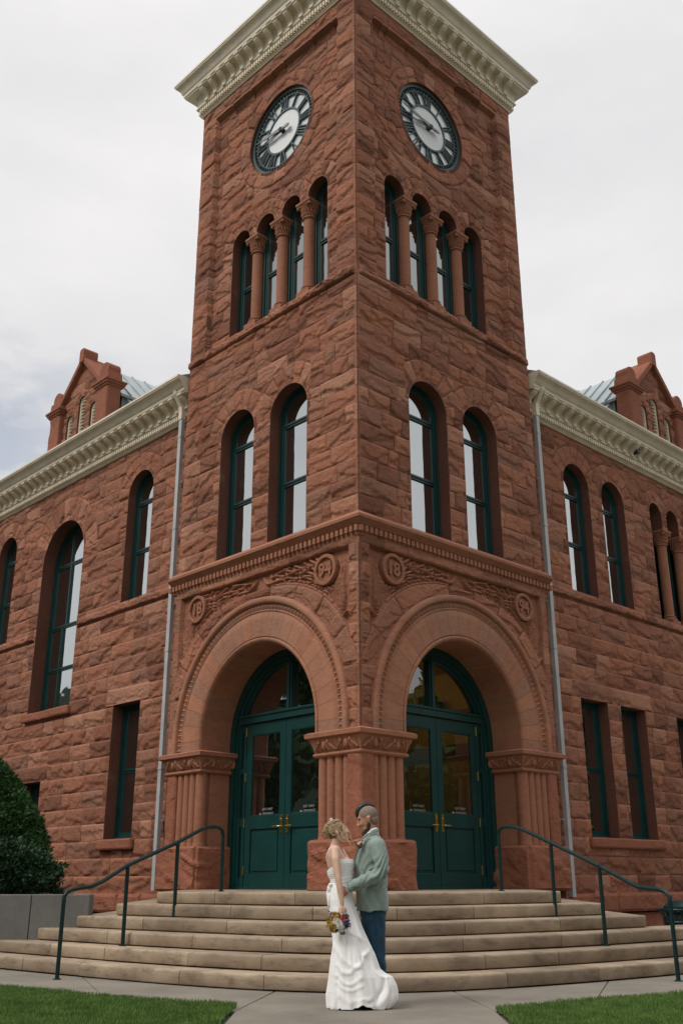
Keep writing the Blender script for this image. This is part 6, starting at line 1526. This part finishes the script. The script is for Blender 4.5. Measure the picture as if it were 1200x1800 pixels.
# hair
scalp(hb, 'hair', M['darkblond'], B, BO, lambda p: (p.x < .050 and p.z > .0+max(0, p.x+.02)*.75) or (p.x < -.030 and p.z > -.070), 1.06)
V, F = [], []
for c, r_ in (((-.095, 0, .065), (.052, .055, .045)), ((-.115, 0, .035), (.045, .05, .045)), ((-.080, .02, .105), (.04, .04, .032)), ((-.05, 0, .11), (.05, .055, .034)), ((.01, 0, .115), (.055, .062, .030)), ((.045, 0, .085), (.035, .055, .030)), ((.035, -.05, .06), (.035, .025, .035)), ((.035, .05, .06), (.035, .025, .035)), ((-.12, -.02, .0), (.032, .035, .035))): hb.e(V, F, c, r_)
bun = remeshed('bun', V, F, .005, M['blonde'], B, BO, 2, lambda P: .004*np.sin(P[:, 0]*190+P[:, 2]*140+3*np.sin(P[:, 2]*60))+.002*np.sin(P[:, 2]*420))
rs = random.Random(9); m = MB(); sw = MB()
for k in range(70):      # coiled strands over the bun and crown
    a0 = rs.uniform(0, 6.28); cx, cz = (-.105, .050) if k % 2 else (-.02, .07); rx, rz = (.054, .050) if k % 2 else (.085, .066); yy = rs.uniform(-.06, .06); L = rs.uniform(.9, 2.0)
    pts = []
    for t in range(7):
        a = a0+L*t/6; q = math.sqrt(max(.05, 1-(yy/.075)**2)); pts.append(hb.p(cx+rx*q*math.cos(a)*(1.02+.03*math.sin(t)), yy+.012*math.sin(t*1.1+k), cz+rz*q*math.sin(a)*1.02))
    (m if k % 3 else sw).tube(pts, [.0015, .0035, .004, .004, .0035, .0025, .001], 5)
for k in range(60):      # hair drawn back over the side of the head
    s_ = -1 if k % 3 else 1; z0 = rs.uniform(-.015, .10); pts = []
    for t in range(8):
        x = .052-.15*t/7; z = z0*(1-t/7*.6)+.03*t/7+.012*math.sin(t*.8+k); q = max(.12, 1-((x+.012)/.107)**2-((z-.045)/.104)**2); pts.append(hb.p(x, s_*.084*math.sqrt(q), z))
    (m if k % 2 else sw).tube(pts, [.001, .003, .0035, .0035, .0035, .003, .0025, .001], 5)
m.build('strand', M['blonde'], bun, smooth=True, off=BO); sw.build('strand', M['blonde2'], bun, smooth=True, off=BO)
m = MB()
T0 = [((.050, -.050, .075), [(.085, -.075, .02), (.10, -.085, -.05), (.125, -.085, -.10), (.155, -.08, -.135), (.205, -.075, -.140)]), ((.055, -.048, .08), [(.085, -.07, .0), (.09, -.09, -.08), (.11, -.10, -.16), (.105, -.10, -.20), (.075, -.10, -.225)]), ((.045, -.05, .07), [(.075, -.085, .01), (.095, -.09, -.06), (.12, -.085, -.12), (.14, -.08, -.17), (.12, -.08, -.205)]),
      ((.055, -.03, .09), [(.10, -.05, .04), (.125, -.07, -.02), (.13, -.08, -.09), (.16, -.08, -.12), (.19, -.08, -.11)]), ((.02, -.07, .03), [(.04, -.085, -.03), (.055, -.09, -.10), (.09, -.09, -.14), (.13, -.085, -.15), (.18, -.08, -.155)]), ((-.01, -.078, -.02), [(.0, -.088, -.05), (.02, -.09, -.09), (.06, -.09, -.12)]), ((-.08, -.07, .02), [(-.05, -.085, -.015), (-.02, -.088, .0), (.01, -.086, .012)])]
for q_, (p0, pts) in enumerate(T0):
    for j in range(1 if q_ in (3, 4) else 2):
        jx = [rs.uniform(-.008, .008) for _ in range(3)]
        P = [hb.p(*p0)]+[hb.p(a+jx[0]*(i+1)*.5, b+jx[1]*(i+1)*.5, c+jx[2]*(i+1)*.5) for i, (a, b, c) in enumerate(pts)]
        # smooth the polyline
        Q = [];
        for i in range(len(P)-1):
            p_1, p0_, p1, p2 = [Vector(P[min(max(q, 0), len(P)-1)]) for q in (i-1, i, i+1, i+2)]
            for t in (0, .25, .5, .75): Q.append(tuple(.5*((2*p0_)+(-p_1+p1)*t+(2*p_1-5*p0_+4*p1-p2)*t*t+(-p_1+3*p0_-3*p1+p2)*t**3)))
        Q.append(P[-1]); m.tube(Q, [.0022*(1-.7*i/len(Q))+.0006 for i in range(len(Q))], 5)
m.build('loose_strand', M['blonde2'], bun, smooth=True, off=BO)
m = MB(); c = hb.p(-.035, -.035, .148)
for k in range(5): a = k*1.257; m.ball((c[0]+.010*math.cos(a), c[1]-.004, c[2]+.010*math.sin(a)), (.008, .004, .008), 8, 6)
m.build('hair_clip', M['shirt'], bun, smooth=True, off=BO)
for s in (-1, 1):
    m = MB(); m.tube([hb.p(.084, s*.020, .018), hb.p(.083, s*.034, .016), hb.p(.076, s*.044, .018)], .003, 6); m.tube([hb.p(.090, s*.018, .036), hb.p(.088, s*.034, .040), hb.p(.076, s*.048, .034)], .0022, 6); m.build('eye', M['darkblond'], B, off=BO)
m = MB(); m.ball(hb.p(.098, 0, -.048), (.006, .018, .005), 10, 6); m.ball(hb.p(.094, 0, -.062), (.006, .016, .005), 10, 6); m.build('lips', M['lip'], B, smooth=True, off=BO)
# ---- bouquet
BQ = Vector((-.118, 10.09, .745)); bq = empty('bouquet', tuple(BQ), 0, 'loose bouquet of mustard, white, red and purple flowers held low at the bride\'s side', 'bouquet')
colr = {'mustard': simple('mustard_petals', (.40, .24, .025), .7), 'white': simple('white_petals', (.72, .69, .60), .7), 'red': simple('red_petals', (.42, .045, .02), .6), 'purple': simple('purple_petals', (.07, .05, .14), .7), 'orange': simple('orange_petals', (.55, .17, .02), .7)}
M['sprig'] = simple('sprig_leaf', (.05, .075, .04), .7)
def flower(kind):
    m = MB()
    if kind in ('white', 'red', 'orange'):
        n = 8
        for k in range(n):
            a = 2*math.pi*k/n; c, s = math.cos(a), math.sin(a); m.add([(0, -.002, 0), (.008*c-.004*s, -.008, .008*s+.004*c), (.0165*c, -.006, .0165*s), (.008*c+.004*s, -.008, .008*s-.004*c)], [(0, 1, 2, 3)])
        m.ball((0, -.008, 0), (.0055, .004, .0055), 8, 5)
        if kind == 'red': m.ball((0, -.006, 0), (.012, .009, .012), 8, 6)
    elif kind == 'mustard':
        r = random.Random(3)
        for k in range(12): m.ball((r.uniform(-.012, .012), r.uniform(-.01, .004), r.uniform(-.012, .012)), .0052, 6, 4)
    else:
        for k in range(9): a = k*2.4; m.ball((.005*math.cos(a), -.002+.005*math.sin(a), -.020+.005*k), (.005, .005, .004), 6, 4)
    return m.build('flower', colr[kind], bq)
protos = {}; rb = random.Random(21)
pl = []
def scat(kind, cx, cz, rx, rz, n):
    for _ in range(n):
        a = rb.uniform(0, 6.28); q = math.sqrt(rb.random()); pl.append((kind, cx+rx*q*math.cos(a), cz+rz*q*math.sin(a)))
scat('mustard', -.045, .050, .040, .030, 12); scat('mustard', -.080, -.010, .032, .055, 18); scat('orange', -.02, .065, .03, .02, 3); scat('white', -.015, .0, .036, .035, 13); scat('white', .015, -.055, .035, .032, 9); scat('red', .040, .035, .022, .032, 8); scat('purple', .070, -.005, .025, .050, 13); scat('white', .035, .068, .015, .012, 3); scat('purple', -.06, .075, .03, .015, 3); scat('mustard', -.055, -.055, .03, .03, 8)
for kind, x, z in pl:
    if kind not in protos: f = protos[kind] = flower(kind)
    else: f = protos[kind].copy(); sc.collection.objects.link(f)
    f.parent = bq; dd = math.hypot(x, z); f.location = (x, -.045+dd*dd*3.4+rb.uniform(-.012, .012), z); f.rotation_euler = (z*6+rb.uniform(-.4, .4), rb.uniform(0, 6.28), x*6+rb.uniform(-.4, .4)); s = rb.uniform(.8, 1.25); f.scale = (s, s, s)
for k in range(46):
    a = rb.uniform(0, 6.28); q = rb.uniform(.7, 1.12); x, z = .105*q*math.cos(a)-.005, .095*q*math.sin(a)-.005
    m = MB(); x0, z0 = x*.5, z*.5; t = Vector((x-x0, 0, z-z0)).normalized(); y0 = rb.uniform(-.03, .02); m.tube([(x0, y0, z0), ((x+x0)/2, y0-.008, (z+z0)/2), (x, y0+.004, z)], .0014, 4)
    for j in range(5):
        u = .35+.15*j; px, pz = x0+(x-x0)*u, z0+(z-z0)*u
        for s in (-1, 1): nx, nz = -t.z*s, t.x*s; m.add([(px, y0, pz), (px+(nx+t.x)*.008+nx*.002, y0-.004, pz+(nz+t.z)*.008), (px+(nx*1.1+t.x*1.3)*.012, y0-.002, pz+(nz*1.1+t.z*1.3)*.012), (px+t.x*.008, y0, pz+t.z*.008)], [(0, 1, 2, 3)])
    m.build('leaf_sprig', M['sprig'], bq)
m = MB()
for k in range(9): a = k*.7; m.tube([(.03*math.cos(a)+.015, .0+.02*math.sin(a), -.01), (.026+.008*math.cos(a), .045+.008*math.sin(a), .07), (.035+.012*math.cos(a), .06+.012*math.sin(a), .14)], .003, 5)
m.build('stem', M['sprig'], bq)
